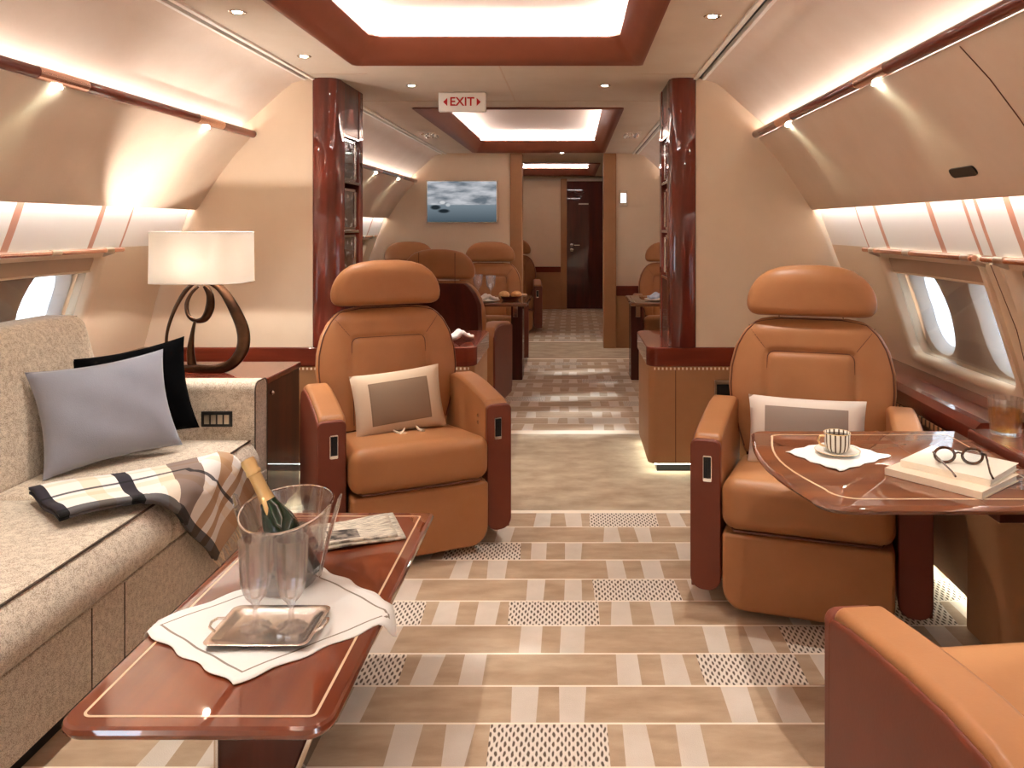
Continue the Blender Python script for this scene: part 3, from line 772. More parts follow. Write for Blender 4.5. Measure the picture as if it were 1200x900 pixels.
def credenza(s, xi, label):
    t = thing('credenza', label, 'cabinet', (0, YP, 0))
    xo = 1.83; x0, x1 = sorted((s*xi, s*xo))
    r = .05
    def outline(g=0):
        pts = [(xo, 0-g), (xi+r, 0-g)]
        for i in range(1, 6):
            a = PI/2*i/6; pts.append((xi+r-(r+g)*math.sin(a), r-(r+g)*math.cos(a)))
        pts += [(xi-g, r), (xi-g, .69-r)]
        for i in range(1, 6):
            a = PI/2*i/6; pts.append((xi+r-(r+g)*math.cos(a), .69-r+(r+g)*math.sin(a)))
        pts += [(xi+r, .69+g), (xo, .69+g)]
        return [(s*a, b) for a, b in pts]
    bm = BM(); prism(bm, outline(0), 'z', .055, .585); build('body', bm, M['leather_wall'], t, angle=25)
    bm = BM(); prism(bm, outline(.010), 'z', .585, .690); build('worktop', bm, M['woodx'], t, bevel=.008, angle=30)
    bm = BM(); prism(bm, outline(-.05), 'z', 0, .056); build('plinth', bm, M['black'], t, smooth=False)
    bm = BM(); box(bm, min(s*(xi+.03), s*(xo-.05)), max(s*(xi+.03), s*(xo-.05)), -.005, .0, .567, .580); build('stitching', bm, M['dash_x'], t, smooth=False)
    bm = BM(); xx = xi+.145; box(bm, min(s*xx, s*(xx+.004)), max(s*xx, s*(xx+.004)), -.002, 0, .06, .565); build('joint', bm, M['seam'], t, smooth=False)
    bm = BM(); box(bm, min(s*(xi+.035), s*(xi+.046)), max(s*(xi+.035), s*(xi+.046)), .02, .66, .046, .052); box(bm, min(s*(xi+.035), s*1.75), max(s*(xi+.035), s*1.75), .02, .03, .046, .052)
    build('toe_light', bm, M['led_floor'], t, smooth=False)
    return t
crR = credenza(1, .787, 'leather sided credenza with mahogany top behind the right armchair')
crL = credenza(-1, .163, 'leather sided credenza with mahogany top behind the left armchair')
bm = BM(); box(bm, 1.145, 1.25, -.012, -.001, .39, .51); cp = build('control_panel', bm, M['brushed'], crR, bevel=.003)
bm = BM(); box(bm, 1.156, 1.239, -.015, -.012, .405, .49); build('control_screen', bm, M['black'], cp, smooth=False)

def display(s, label):
    t = thing('display_cabinet', label, 'display cabinet', (0, YP, .69))
    H = CZ-.69
    # rounded front post
    pts = [(1.05, -.004), (1.05, .10)]
    pts = []
    xa, xb = .90, 1.052
    o = [(xb, .11), (xb, .02), (xb-.012, -.012), (xb-.05, -.03), (xa+.05, -.03), (xa+.012, -.016), (xa, .02), (xa, .11)]
    bm = BM(); prism(bm, [(s*a, b) for a, b in o], 'z', 0, H); build('front_post', bm, M['woodz'], t, bevel=.006, angle=30)
    bm = BM(); prism(bm, [(s*a, b) for a, b in [(xb,.40),(xb,.485),(xa,.485),(xa,.40)]], 'z', 0, H); build('rear_post', bm, M['woodz'], t, bevel=.006, angle=30)
    bm = BM(); box(bm, min(s*1.035, s*1.05), max(s*1.035, s*1.05), .1, .41, 0, H); build('back_panel', bm, M['woodz'], t, smooth=False)
    for z0, z1 in ((1.17, H), (0, .36)):
        bm = BM(); box(bm, min(s*.905, s*1.04), max(s*.905, s*1.04), .105, .405, z0, z1); build('side_panel', bm, M['wood_dark'], t, smooth=False)
    for z in (.355, .62, .90, 1.16):
        bm = BM(); box(bm, min(s*.902, s*1.04), max(s*.902, s*1.04), .105, .405, z, z+.018); build('shelf', bm, M['chrome'], t, bevel=.003)
    return t
for s in (-1, 1):
    display(s, 'tall mahogany display cabinet with framed niches on the %s credenza' % ('left' if s < 0 else 'right'))
    for k, (z, lab) in enumerate(((1.065, 'lowest'), (1.33, 'middle'), (1.61, 'topmost'))):
        t = thing('framed_picture', '%s of the three dark framed pictures in the %s display cabinet' % (lab, 'left' if s < 0 else 'right'), 'picture', (s*.925, YP+.255, z), group='framed pictures in the display cabinets')
        h = .235
        bm = BM(); box(bm, -.006, .006, -.135, .135, 0, h); build('picture_panel', bm, M['picture'], t, smooth=False)
        bm = BM()
        for (a, b, c, d_) in ((-.14,.14,0,.014), (-.14,.14,h-.014,h), (-.14,-.126,.014,h-.014), (.126,.14,.014,h-.014)): box(bm, -.01, .012, a, b, c, d_)
        build('frame', bm, M['chrome'], t, smooth=False)
    spot('niche_spot', (s*.86, YP+.25, 2.1), (s*.92, YP+.25, 1.5), 3, 60)

# ------------------------------------------------------------------ chair
def chair_proto(label):
    t = thing('swivel_armchair', label, 'armchair')
    L, B, W = M['leather'], M['burgundy'], M['wood_dark']
    bm = BM(); lathe(bm, [(0,0),(.21,0),(.21,.03),(.18,.045),(0,.046)], 32); build('base', bm, M['black'], t)
    bm = BM(); prism(bm, rrect(.555, .262, [.015,.015,.075,.075], 6, 0, .163), 'y', -.355, .27); build('footrest', bm, L, t, bevel=.014, seg=4, angle=50)
    def slope(v, h):
        v = crown(.014, .008)(v, h)
        if v.z > -.02: v.z += .012-.085*((v.y+h[1])/(2*h[1]))*min(1, (v.z+.02)/.08)
        return v
    bm = BM(); rbox(bm, (0,-.045,.388), (.562,.645,.172), .05, 4, 10, slope); build('seat', bm, L, t, angle=60)
    bm = BM(); tube(bm, [(.262*math.cos(0)*sx, y, .312) for sx, y in ((-1,.2),(-1,-.30))]+[(x, -.366-.006*(1-(x/.28)**2), .311) for x in (-.235,-.15,0,.15,.235)]+[(.262, -.30, .312), (.262, .2, .312)], .0035, 6); build('seat_piping', bm, M['seam'], t)
    # backrest
    BW = [(.42,.262),(.50,.29),(.60,.322),(.68,.332),(.76,.328),(.84,.308),(.90,.276),(.94,.236),(.958,.20),(.966,.15)]
    def bc(z): return .250+(z-.42)*.19
    def bt(z):
        if z > .90: return .052*max(.12, 1-((z-.90)/.068)**2.2)
        return .052
    def sdf(x, z):
        qx, qz = abs(x)-.172+.03, abs(z-.615)-.215+.03
        return math.hypot(max(qx,0), max(qz,0))+min(max(qx,qz),0)-.03
    def disp(x, z):
        d = sdf(x, z); v = -.012*math.exp(-(d/.011)**2)
        if d < 0: v += .004*min(1, -d/.04)
        # diagonal seams
        ax = abs(x); 
        if ax > .165 and z > .80:
            l = ((ax-.167)*.777-(z-.825)*.629)
            v += -.004*math.exp(-(l/.009)**2)*min(1, (z-.80)/.03)
        return v
    def yf(x, z, k=1):
        w = interp(BW, z); u = min(1, abs(x)/w)
        return bc(z)-bt(z)*(1-u**3.2)**(1/3.2)-disp(x, z)*min(1, (1-u)*6)
    zs = [.42+(.966-.42)*(i/52) for i in range(50)]+[.944,.952,.958,.963,.966]; zs = sorted(set(zs))
    N = 64; rings = []
    for z in zs:
        w = interp(BW, z); r = []
        for i in range(N+1):
            s_ = -1+2*i/N; u = math.copysign(abs(math.sin(PI/2*abs(s_)))*.5+abs(s_)*.5, s_)
            r.append((u*w, yf(u*w, z), z))
        for i in range(N-1, 0, -4):
            s_ = -1+2*i/N; u = s_
            r.append((u*w, bc(z)+bt(z)*(1-abs(u)**3)**(1/3), z))
        rings.append(r)
    bm = BM(); loft(bm, rings); build('backrest', bm, L, t, angle=70)
    pts = [(math.copysign(1,sx)*interp(BW, z)*.965, yf(interp(BW, z)*.965, z)-.002, z) for sx, zz in ((-1, zs[::3]), ) for z in zz]
    left = [(-interp(BW, z)*.965, yf(interp(BW, z)*.965, z)-.002, z) for z in zs[2::3] if z < .955]
    right = [(-x, y, z) for x, y, z in left[::-1]]
    bm = BM(); tube(bm, left+[(x, yf(x,.961)-.002, .961) for x in (-.12,0,.12)]+right, .003, 6); build('piping', bm, M['seam'], t)
    seam = []
    pass
    # order: start at lower right, go over the top to lower left
    seam = [p for p in rrect(.344, .43, .03, 4, 0, .615) if p[1] > .5]
    seam = [(.172, .44), (.172, .55)]+seam+[(-.172, .55), (-.172, .44)]
    bm = BM(); tube(bm, [(x, yf(x, z)-.0012, z) for x, z in seam], .0021, 5); build('stitching', bm, M['seam'], t)
    for sx in (-1, 1):
        bm = BM(); tube(bm, [(sx*(.167+.085*k/6), yf(.167+.085*k/6, .825+.105*k/6)-.001, .825+.105*k/6) for k in range(7)], .0012, 4); build('corner_seam', bm, M['seam'], t)
    # headrest
    HW = [(.0,.215),(.006,.238),(.02,.254),(.05,.262),(.09,.256),(.13,.238),(.165,.208),(.19,.17),(.205,.12),(.213,.06)]
    def ht(z):
        e = min(z/.03, 1); f = 1 if z < .14 else max(.1, 1-((z-.14)/.075)**2)
        return .062*(1-(1-e)**2)**.5*f**.5 if z > 0 else .01
    rings = []
    for z in [0,.003,.008,.015,.025,.04,.06,.08,.10,.12,.14,.155,.17,.18,.19,.198,.205,.210,.213]:
        w = interp(HW, z); c = .338+.03*z; tt = max(.008, ht(z)); n = 40; r = []
        for i in range(n):
            a = 2*PI*i/n; ca, sa = math.cos(a), math.sin(a)
            r.append((w*math.copysign(abs(ca)**.75, ca), c+tt*math.copysign(abs(sa)**.8, sa)*(.9 if sa > 0 else 1), .974+z))
        rings.append(r)
    bm = BM(); loft(bm, rings); build('headrest', bm, L, t, angle=70)
    bm = BM()
    bm.free()
    for x in (-.13, .13):
        bm = BM(); tube(bm, [(x, .395, .93), (x, .395, 1.165)], .0022, 5); build('headrest_seam', bm, M['seam'], t)
    # rear shell
    rings = []
    for z in [.20,.24,.30,.42,.5,.6,.7,.8,.88,.93,.95]:
        w = interp(BW, z)*.97 if z > .85 else min(.31, interp(BW, z)) if z > .42 else .24+.02*(z-.2)/.22; c = .30+(z-.42)*.17
        rings.append([(-w, c-.01, z), (w, c-.01, z), (w, c+.01, z), (w*.93, c+.026, z), (-w*.93, c+.026, z), (-w, c+.01, z)])
    bm = BM(); loft(bm, rings); build('back_shell', bm, W, t, angle=35)
    # arms
    TOP = [(-.292,.575),(-.285,.600),(-.262,.612),(-.16,.626),(-.03,.642),(.10,.652),(.20,.650),(.28,.628),(.325,.575)]
    for s in (-1, 1):
        o = [(-.292,.095)]+TOP+[(.325,.20),(.28,.095)]
        bm = BM(); prism(bm, o, 'x', s*.287, s*.388); a = build('armrest', bm, L, t, bevel=.018, seg=4, angle=50)
        # outer panel wrapping round the front end
        def zt(y): return interp(TOP, y)-.012
        ys = [-.305,-.28,-.2,-.1,0,.1,.2,.28,.318]
        def zb(y): return .065+(.035 if y < -.30 else 0)+(.06 if y > .25 else 0)
        rings = []
        for y in ys[1:]:
            rings.append([(s*.370, y, zb(y)), (s*.396, y, zb(y)), (s*.398, y, .30), (s*.396, y, zt(y)-.018), (s*.391, y, zt(y)-.008), (s*.370, y, zt(y)-.008)])
        bm = BM(); loft(bm, rings); build('arm_panel', bm, B, t, bevel=.003, seg=2, angle=35)
        f = rrect(.108, .53, [.024,.024,.045,.045], 5, s*.342, .33); 
        bm = BM(); prism(bm, f, 'y', -.306, -.276); fp = build('arm_front', bm, B, t, bevel=.006, angle=45)
        bm = BM(); prism(bm, rrect(.032, .092, .004, 2, s*.335, .495), 'y', -.3095, -.305); sp_ = build('switch_plate', bm, M['chrome'], fp, bevel=.001, seg=1)
        bm = BM()
        for k in (-1, 0, 1): box(bm, s*.335-.002+k*.008, s*.335+.002+k*.008, -.3112, -.3092, .468, .530)
        box(bm, s*.335-.013, s*.335+.013, -.3105, -.3092, .462, .536)
        build('switch', bm, M['black'], fp, smooth=False)
    for k in (0, 1):
        bm = BM(); lathe(bm, [(0,0),(.008,0),(.008,.004),(0,.005)], 10); build('button', bm, M['chrome'], t, loc=(.2865, -.19-.0*k, .53-.03*k), rot=(0,-PI/2,0))
    return t
G = 'tan leather swivel armchairs'
ch_left = chair_proto('tan leather armchair left of the aisle with a dark beige bordered cushion'); ch_left['group'] = G
ch_left.location = (-.375, 3.455, 0); ch_left.rotation_euler = (0,0,R(25))
CHL = ((-.375, 3.455), R(25)); CHR = ((1.262, 2.955), R(-18))
dup(ch_left, (1.262, 2.955, 0), R(-18), 'tan leather armchair facing the viewer behind the right dining table')
dup(ch_left, (1.30, 1.297, 0), R(180+6), 'armchair cut off at the bottom right corner, nearest the viewer')
dup(ch_left, (-.53, 5.88, 0), R(180-7), 'armchair seen from behind, its dark back shell towards the viewer')
dup(ch_left, (-.475, 7.92, 0), R(4), 'armchair facing the viewer across the rear left table, by the doorway post')
dup(ch_left, (-1.36, 7.95, 0), R(0), 'armchair below the television beside the rear left windows, only headrest showing')
dup(ch_left, (1.37, 7.95, 0), R(-4), 'armchair behind the rear right table, partly hidden by the display cabinet')
dup(ch_left, (-.43, 10.15, 0), R(4), 'armchair in the farthest cabin, seen through the doorway')

def to_world(base, p):
    (bx, by), a = base; c, s = math.cos(a), math.sin(a); return (bx+p[0]*c-p[1]*s, by+p[0]*s+p[1]*c, p[2])
def lumbar(base, p, w, h, m, label, roll=0):
    x, y, z = to_world(base, p)
    t = thing('lumbar_cushion', label, 'cushion', (x, y, z), rot=(R(-16), R(roll), base[1]))
    bm = pillow_bm(w, h, .13, pinch=.05, seed=2); build('cover', bm, m, t, angle=80)
    return t
l1 = lumbar(CHL, (-.01, .035, .572), .40, .28, M['lumbar'], 'beige bordered cushion leaning in the left armchair', -4)
bm = BM(); box(bm, 0,0.001,0,.001,0,.001); bm.free()
for k, (x, rr_) in enumerate(((-.05, .5), (.0, -.4), (.05, .2))):
    bm = BM(); tube(bm, [(x, -.06, -.12), (x+rr_*.04, -.075, -.137), (x+rr_*.09, -.11, -.147)], [.004,.006,.009], 7); build('tassel', bm, M['lumbar'], l1)
lumbar(CHR, (-.01, .055, .555), .44, .27, M['lumbar2'], 'white bordered cushion in the armchair behind the dining table')

# ------------------------------------------------------------------ sofa
t = thing('sofa', 'long beige tweed sofa along the left wall', 'sofa', (-1.3, 2.1, 0))
def so(x, y): return x+1.3, y-2.1
YA, YS, YN = 3.31, 2.59, .95
bm = BM(); box(bm, -1.82+1.3, -.965+1.3, YN-.13-2.1, 3.445-2.1, .055, .29); build('base', bm, M['tweed'], t, bevel=.008)
bm = BM(); box(bm, -1.78+1.3, -1.0+1.3, YN-.1-2.1, 3.42-2.1, .0, .056); build('plinth', bm, M['black'], t, smooth=False)
for yy in (2.185, 2.345): 
    bm = BM(); box(bm, .3345, .3365, yy-2.1, yy-2.1+.004, .06, .285); build('base_seam', bm, M['tweed_pipe'], t, smooth=False)
for ya, yb in ((YN, YS-.002), (YS+.002, YA)):
    def bulge(v, h):
        x, y, z = v
        if x > 0: x += .035*max(0, 1-((z+.02)/h[2])**2)*(x/h[0])
        if z > 0: z += .012*max(0, 1-(x/h[0])**2)*max(0, 1-(y/h[1])**2)
        return Vector((x, y, z))
    bm = BM(); rbox(bm, (-1.27+1.3, (ya+yb)/2-2.1, .372), (.60, yb-ya, .164), .03, 4, 12, bulge); c = build('seat_cushion', bm, M['tweed'], t, angle=60)
    bm = BM(); tube(bm, [(-.982+1.3, ya+.02-2.1, .4505), (-.978+1.3, yb-.02-2.1, .4505)], .0035, 6); build('piping', bm, M['tweed_pipe'], c)
    bm = BM()
    def lean(v, h):
        x, y, z = v
        if x > 0: x += .03*max(0, 1-(z/h[2])**2)*max(0, 1-(y/h[1])**4)
        return Vector((x-.13*(z+h[2])/(2*h[2]), y, z))
    rbox(bm, (-1.64+1.3, (ya+yb)/2-2.1, .70), (.20, yb-ya, .56), .05, 4, 10, lean); c = build('back_cushion', bm, M['tweed'], t, angle=60)
    bm = BM(); tube(bm, [(-1.70+1.3, ya+.03-2.1, .9725), (-1.70+1.3, yb-.03-2.1, .9725)], .0035, 6); build('piping', bm, M['tweed_pipe'], c)
for ya, yb in ((YA, 3.445), (YN-.135, YN)):
    bm = BM(); prism(bm, rrect(yb-ya, .45, [.035,.035,.002,.002], 5, (ya+yb)/2-2.1, .465), 'x', -1.80+1.3, -.968+1.3); a = build('armrest', bm, M['tweed'], t, bevel=.006, angle=45)
    bm = BM(); o_ = [p for p in rrect(yb-ya-.004, .45, [.035,.035,.002,.002], 5, (ya+yb)/2-2.1, .465)]
    tube(bm, [(-.966+1.3, p[0], p[1]) for p in o_], .003, 6, closed=True); build('arm_piping', bm, M['tweed_pipe'], a)
bm = BM(); box(bm, -1.19+1.3, -1.06+1.3, YA-2.1-.008, YA-2.1, .505, .57); cp = build('control_panel', bm, M['black'], t, bevel=.003)
for k in range(4):
    bm = BM(); box(bm, -1.175+1.3+.028*k, -1.155+1.3+.028*k, YA-2.1-.0115, YA-2.1-.008, .518, .556); build('button', bm, M['brushed'], cp, smooth=False)

def throw_pillow(name_label, m, c, size, face, lean, roll, seed, t_=.16, hh=None):
    # face: direction of the front normal (x, y)
    rz = math.atan2(face[0], -face[1])
    t = thing('throw_pillow', name_label, 'cushion', c)
    t.rotation_euler = (Matrix.Rotation(rz, 4, 'Z') @ Matrix.Rotation(R(-lean), 4, 'X') @ Matrix.Rotation(R(roll), 4, 'Y')).to_euler()
    hh = hh or size
    bm = pillow_bm(size, hh, t_, n=30, pinch=.10, wr=.006, seed=seed); build('cover', bm, m, t, angle=80)
    bm = BM()
    h = size/2*.985
    e = []
    for k in range(40):
        u = k/10
        a, b = ((-1+2*(u), -1), (1, -1+2*(u-1)), (1-2*(u-2), 1), (-1, 1-2*(u-3)))[int(u)]
        e.append((a*h*(1-.1*(1-b*b)*abs(a)**3), 0, b*h*hh/size*(1-.1*(1-a*a)*abs(b)**3)))
    tube(bm, e, .003, 5, closed=True); build('piping', bm, m, t)
    return t
throw_pillow('light grey square pillow leaning on the sofa back', M['grey_cloth'], (-1.375, 2.95, .658), .47, (.72,-.69), 20, -4, 3, .16, .39)
throw_pillow('black velvet pillow in the sofa corner behind the grey pillow', M['black_vel'], (-1.40, 3.165, .672), .44, (.30,-.95), 9, -10, 5, .11, .38)

# plaid blanket, folded on the seat and hanging over its front
def blanket():
    w = .354; p2 = Vector((-1.13, 2.29)); p1 = Vector((-1.39, 2.53)); ud = (p1-p2).normalized(); vd = Vector((.69, .724)).normalized()
    t = thing('plaid_blanket', 'cream, brown and navy plaid blanket draped over the sofa seat', 'blanket', (0,0,0))
    XE, RR, ZT = -.975, .045, .478
    def pt(u, v, lay):
        vt = .76+.17*u
        P = p2+ud*(u*w)+vd*(v*vt)
        x, y = P.x, P.y; z = ZT+.006*math.sin(9*u+5*v)+lay+.012*math.exp(-((v-.1)/.15)**2)
        if x > XE:
            e = x-XE; L_ = RR*PI/2+.0
            if e < L_:
                a = e/RR; x = XE+(RR+lay)*math.sin(a); z = ZT-RR+(RR+lay)*math.cos(a)+.004*math.sin(9*u)
            else:
                x = XE+RR+lay+.006*math.sin(30*y)+.006; z = ZT-RR-(e-L_)
        if lay > 0: y += 0
        return (x, y, z)
    for nm, lay, us in (('upper_fold', .013, (0,1)), ('lower_fold', .0, (.02,.985))):
        bm = BM(); grid(bm, lambda u, v: pt(us[0]+(us[1]-us[0])*u, .01+.97*v, lay), 26, 60)
        o = build(nm, bm, M['plaid'], t, angle=80, recalc=False); s_ = o.modifiers.new('thickness', 'SOLIDIFY'); s_.thickness = .009; s_.offset = 0
    # fringe at the hanging end
    bm = BM()
    for k in range(26):
        u = k/25; a = Vector(pt(u, .98, .006)); r_ = random.Random(k)
        b = a+Vector((.012+.01*r_.random(), .03*r_.random(), -.035-.02*r_.random()))
        tube(bm, [a, (a+b)/2+Vector((.004,0,0)), b], .0025, 4)
    build('fringe', bm, mat('fringe_wool', (214,190,160), .9), t)
blanket()

# lamp cabinet and lamp
t = thing('lamp_cabinet', 'dark mahogany cabinet beside the sofa arm, under the lamp', 'cabinet', (-.97, 3.45, 0))
bm = BM(); box(bm, -.83, 0, .005, .41, .055, .655); build('body', bm, M['wood_dark'], t, bevel=.004)
bm = BM(); box(bm, -.86, .006, -.002, .418, .655, .683); build('cabinet_top', bm, M['woodx'], t, bevel=.005)
bm = BM(); box(bm, -.8, -.05, .04, .38, 0, .056); build('plinth', bm, M['black'], t, smooth=False)
bm = BM(); lathe(bm, [(0,0),(.008,0),(.01,.01),(.006,.016),(0,.017)], 12); build('knob', bm, M['chrome'], t, loc=(.0, .04, .61), rot=(0,PI/2,0))
bm = BM(); box(bm, -.05, -.038, .03, .40, .046, .052); build('toe_light', bm, M['led_floor'], t, smooth=False)

LX, LY, LZ = -1.337, 3.63, .683
t = thing('table_lamp', 'bronze loop table lamp with a white oblong shade on the cabinet', 'lamp', (LX, LY, LZ))
def LP(px, py, dy=0): s_ = F/LY; return ((px-240)/s_, dy, CH-(py-265)/s_-LZ)
def smooth_path(pts, rad, k=6):
    out, ro = [], []; n = len(pts)
    for i in range(n-1):
        p0, p1, p2, p3 = [Vector(pts[max(0, min(n-1, j))]) for j in (i-1, i, i+1, i+2)]
        for j in range(k):
            u = j/k
            out.append(.5*((2*p1)+(-p0+p2)*u+(2*p0-5*p1+4*p2-p3)*u*u+(-p0+3*p1-3*p2+p3)*u**3)); ro.append(rad[i]+(rad[i+1]-rad[i])*u)
    out.append(Vector(pts[-1])); ro.append(rad[-1]); return out, ro
ring_ = [(232,334),(218,346),(204,368),(196,392),(197,412),(207,428),(222,438),(242,439),(264,436),(281,426),(290,410),(288,390),(276,366),(262,345),(250,335),(240,332),(232,334)]
rad = [.006,.007,.006,.005,.005,.006,.010,.013,.014,.015,.017,.017,.015,.012,.009,.007,.006]
p, r_ = smooth_path([LP(a, min(b-3, 430), -.02+.04*math.sin(i*.6)) for i, (a, b) in enumerate(ring_)], rad)
bm = BM(); tube(bm, p, r_, 10, flat=1.7); build('outer_loop', bm, M['bronze'], t, angle=60)
loop_ = [(246,334),(251,345),(250,360),(243,373),(232,376),(222,370),(219,357),(223,345),(231,336)]
p, r_ = smooth_path([LP(a, b, -.03+.008*i) for i, (a, b) in enumerate(loop_)], [.007,.011,.014,.012,.008,.009,.010,.008,.006])
bm = BM(); tube(bm, p, r_, 10, flat=1.5); build('inner_loop', bm, M['bronze'], t, angle=60)
p, r_ = smooth_path([LP(232,376,-.01), LP(230,392,-.02), LP(227,412,-.01), LP(228,432,.0)], [.006,.010,.017,.022])
bm = BM(); tube(bm, p, r_, 10); build('stem', bm, M['bronze'], t, angle=60)
bm = BM(); box(bm, LP(218,0)[0], LP(242,0)[0], -.05, .05, 0, .016); build('foot', bm, M['bronze'], t, bevel=.003)
bm = BM(); tube(bm, [LP(240,333), (0,-.03,LP(0,326)[2]), (0,-.075,LP(0,318)[2]), (0,-.075,1.14-LZ)], .006, 8); build('neck', bm, M['bronze'], t)
z1, z0 = LP(0,272)[2], LP(0,330)[2]; sh = []
def oval(sx, sy, z, n=48): return [(sx*math.copysign(abs(math.cos(2*PI*i/n))**.55, math.cos(2*PI*i/n)), sy*math.copysign(abs(math.sin(2*PI*i/n))**.7, math.sin(2*PI*i/n)), z) for i in range(n)]
bm = BM(); loft(bm, [oval(.215,.165,z0), oval(.212,.163,z1), oval(.209,.160,z1), oval(.212,.162,z0)], cap0=False, cap1=False, loop=True)
build('lamp_shade', bm, M['shade'], t, angle=60)
bm = BM()
bm.free()
for zz in (z0, z1):
    bm = BM(); tube(bm, oval(.214 if zz == z0 else .211,.164,zz), .0028, 5, closed=True); build('shade_trim', bm, M['white_cloth'], t)
bm = BM(); lathe(bm, [(0,-.03),(.012,-.025),(.016,0),(.012,.02),(0,.026)], 16, (0,-.075,1.165-LZ)); build('bulb', bm, M['bulb'], t)
pl = bpy.data.lights.new('lamp_light', 'POINT'); pl.energy = 8; pl.color = (1,.93,.86); pl.shadow_soft_size = .02
po = bpy.data.objects.new('lamp_light', pl); COL.objects.link(po); po.location = (LX, LY-.075, 1.19)

# ------------------------------------------------------------------ coffee table
TZ = .42
def table_top(pts_fn, t, z, th, m, name='tabletop', inset=.045, inlay_w=.0055):
    pts = pts_fn(0)
    bm = BM(); loft(bm, [[(x, y, z-th) for x, y in pts_fn(.010)], [(x, y, z-th+.008) for x, y in pts_fn(.002)], [(x, y, z-th*.45) for x, y in pts_fn(0)], [(x, y, z-.004) for x, y in pts_fn(.003)], [(x, y, z) for x, y in pts_fn(.009)]])
    o = build(name, bm, m, t, angle=30)
    A, B = pts_fn(inset), pts_fn(inset+inlay_w)
    bm = BM(); loft(bm, [[(x, y, z+.0003) for x, y in A], [(x, y, z+.0008) for x, y in A], [(x, y, z+.0008) for x, y in B], [(x, y, z+.0003) for x, y in B]], loop=True)
    build('inlay', bm, M['inlay'], t, smooth=False)
    return o
t = thing('coffee_table', 'glossy mahogany coffee table with pale inlay in front of the sofa', 'coffee table', (0,0,0))
def ct(off):
    return rrect(.52-2*off, 1.105-2*off, [max(.004, .012-off*.1), .03, max(.006, .055-off), max(.006, .05-off)], 6, -.335, 2.003)
table_top(ct, t, TZ, .026, M['wood_coffee'], inset=.036)
bm = BM(); prism(bm, [(-.375,0),(-.29,0),(-.135,TZ-.026),(-.375,TZ-.026)], 'y', 1.66, 2.36); build('pedestal', bm, M['wood_dark'], t, bevel=.006)
for x, xt in ((-.288,-.132), (-.376,-.376)):
    bm = BM(); tube(bm, [(x, 1.657, 0), (xt, 1.657, TZ-.035)], .006, 8); build('corner_strip', bm, M['chrome'], t)

def cloth(name, label, A, B, C, D, z, inside, m, n=30, th=.0022, drop=1.0, scal=0, cat='napkin'):
    t = None
    bm = BM(); A, B, C, D = [Vector(p) for p in (A, B, C, D)]
    def f(u, v):
        sc = scal*math.sin(u*PI*7)*(abs(v-.5)*2)**8; sc2 = scal*math.sin(v*PI*7)*(abs(u-.5)*2)**8
        P = (A*(1-u)+B*u)*(1-v)+(D*(1-u)+C*u)*v
        P = P+(C-B)*sc+(B-A)*sc2
        x, y = P.x, P.y; zz = z+.0015*(1+math.sin(u*9+v*4))
        d = inside(x, y)
        if d > 0:
            dirx = inside.__dict__.get('dir')
            x2, y2 = inside.pull(x, y, d) if hasattr(inside, 'pull') else (x, y)
            zz = z-(d*drop)+.001; x, y = x2, y2
        return (x, y, zz)
    grid(bm, f, n, n)
    o = build(name, bm, m, None, angle=80, recalc=False); s_ = o.modifiers.new('thickness', 'SOLIDIFY'); s_.thickness = th; s_.offset = 1
    return tag(o, label, cat)
class Edge:
    def __init__(s, x0, x1): s.x0, s.x1 = x0, x1
    def __call__(s, x, y): return max(s.x0-x, x-s.x1, 0)
    def pull(s, x, y, d):
        q = .35*d
        return (s.x0-q-.004, y) if x < s.x0 else (s.x1+q+.004, y)
cloth('table_napkin', 'large white stitched napkin spread on the coffee table', (-.63,1.81), (-.31,1.585), (-.014,1.885), (-.33,2.15), TZ+.0012, Edge(-.597,-.073), M['napkin'], scal=.012)

# silver tray with two flutes
TN = TZ+.007
t = thing('silver_tray', 'small polished metal tray on the white napkin', 'tray', (-.318, 1.795, TN))
def tr(dx, z, r=.02): return [(x, y, z) for x, y in rrect(.205+2*dx, .155+2*dx, r, 4)]
bm = BM(); loft(bm, [tr(-.014,0), tr(.0,.006), tr(.012,.011), tr(.014,.0125), tr(.012,.0135), tr(-.002,.009), tr(-.012,.003)], cap0=True, cap1=True); build('tray_dish', bm, M['silver'], t, angle=40)
for s in (-1, 1):
    bm = BM(); tube(bm, [(s*.112, -.03, .011), (s*.128, -.02, .016), (s*.132, 0, .018), (s*.128, .02, .016), (s*.112, .03, .011)], .0035, 7); build('handle', bm, M['silver'], t)
def flute(x, y, label):
    t = thing('crystal_glass', label, 'glass', (x, y, TN+.0035), group='crystal flutes on the metal tray')
    bm = BM()
    lathe(bm, [(.001,0),(.034,0),(.034,.0025),(.012,.006),(.006,.012),(.0055,.045),(.010,.058),(.024,.075),(.031,.10),(.034,.14),(.036,.205),(.0345,.205),(.0322,.14),(.0288,.10),(.0215,.078),(.004,.066),(.001,.066)], 20, flute=.06)
    build('bowl_and_stem', bm, M['cut'], t, angle=8)
    return t
flute(-.352, 1.800, 'left crystal flute on the tray, before the ice bucket')
flute(-.270, 1.800, 'right crystal flute on the tray, before the ice bucket')

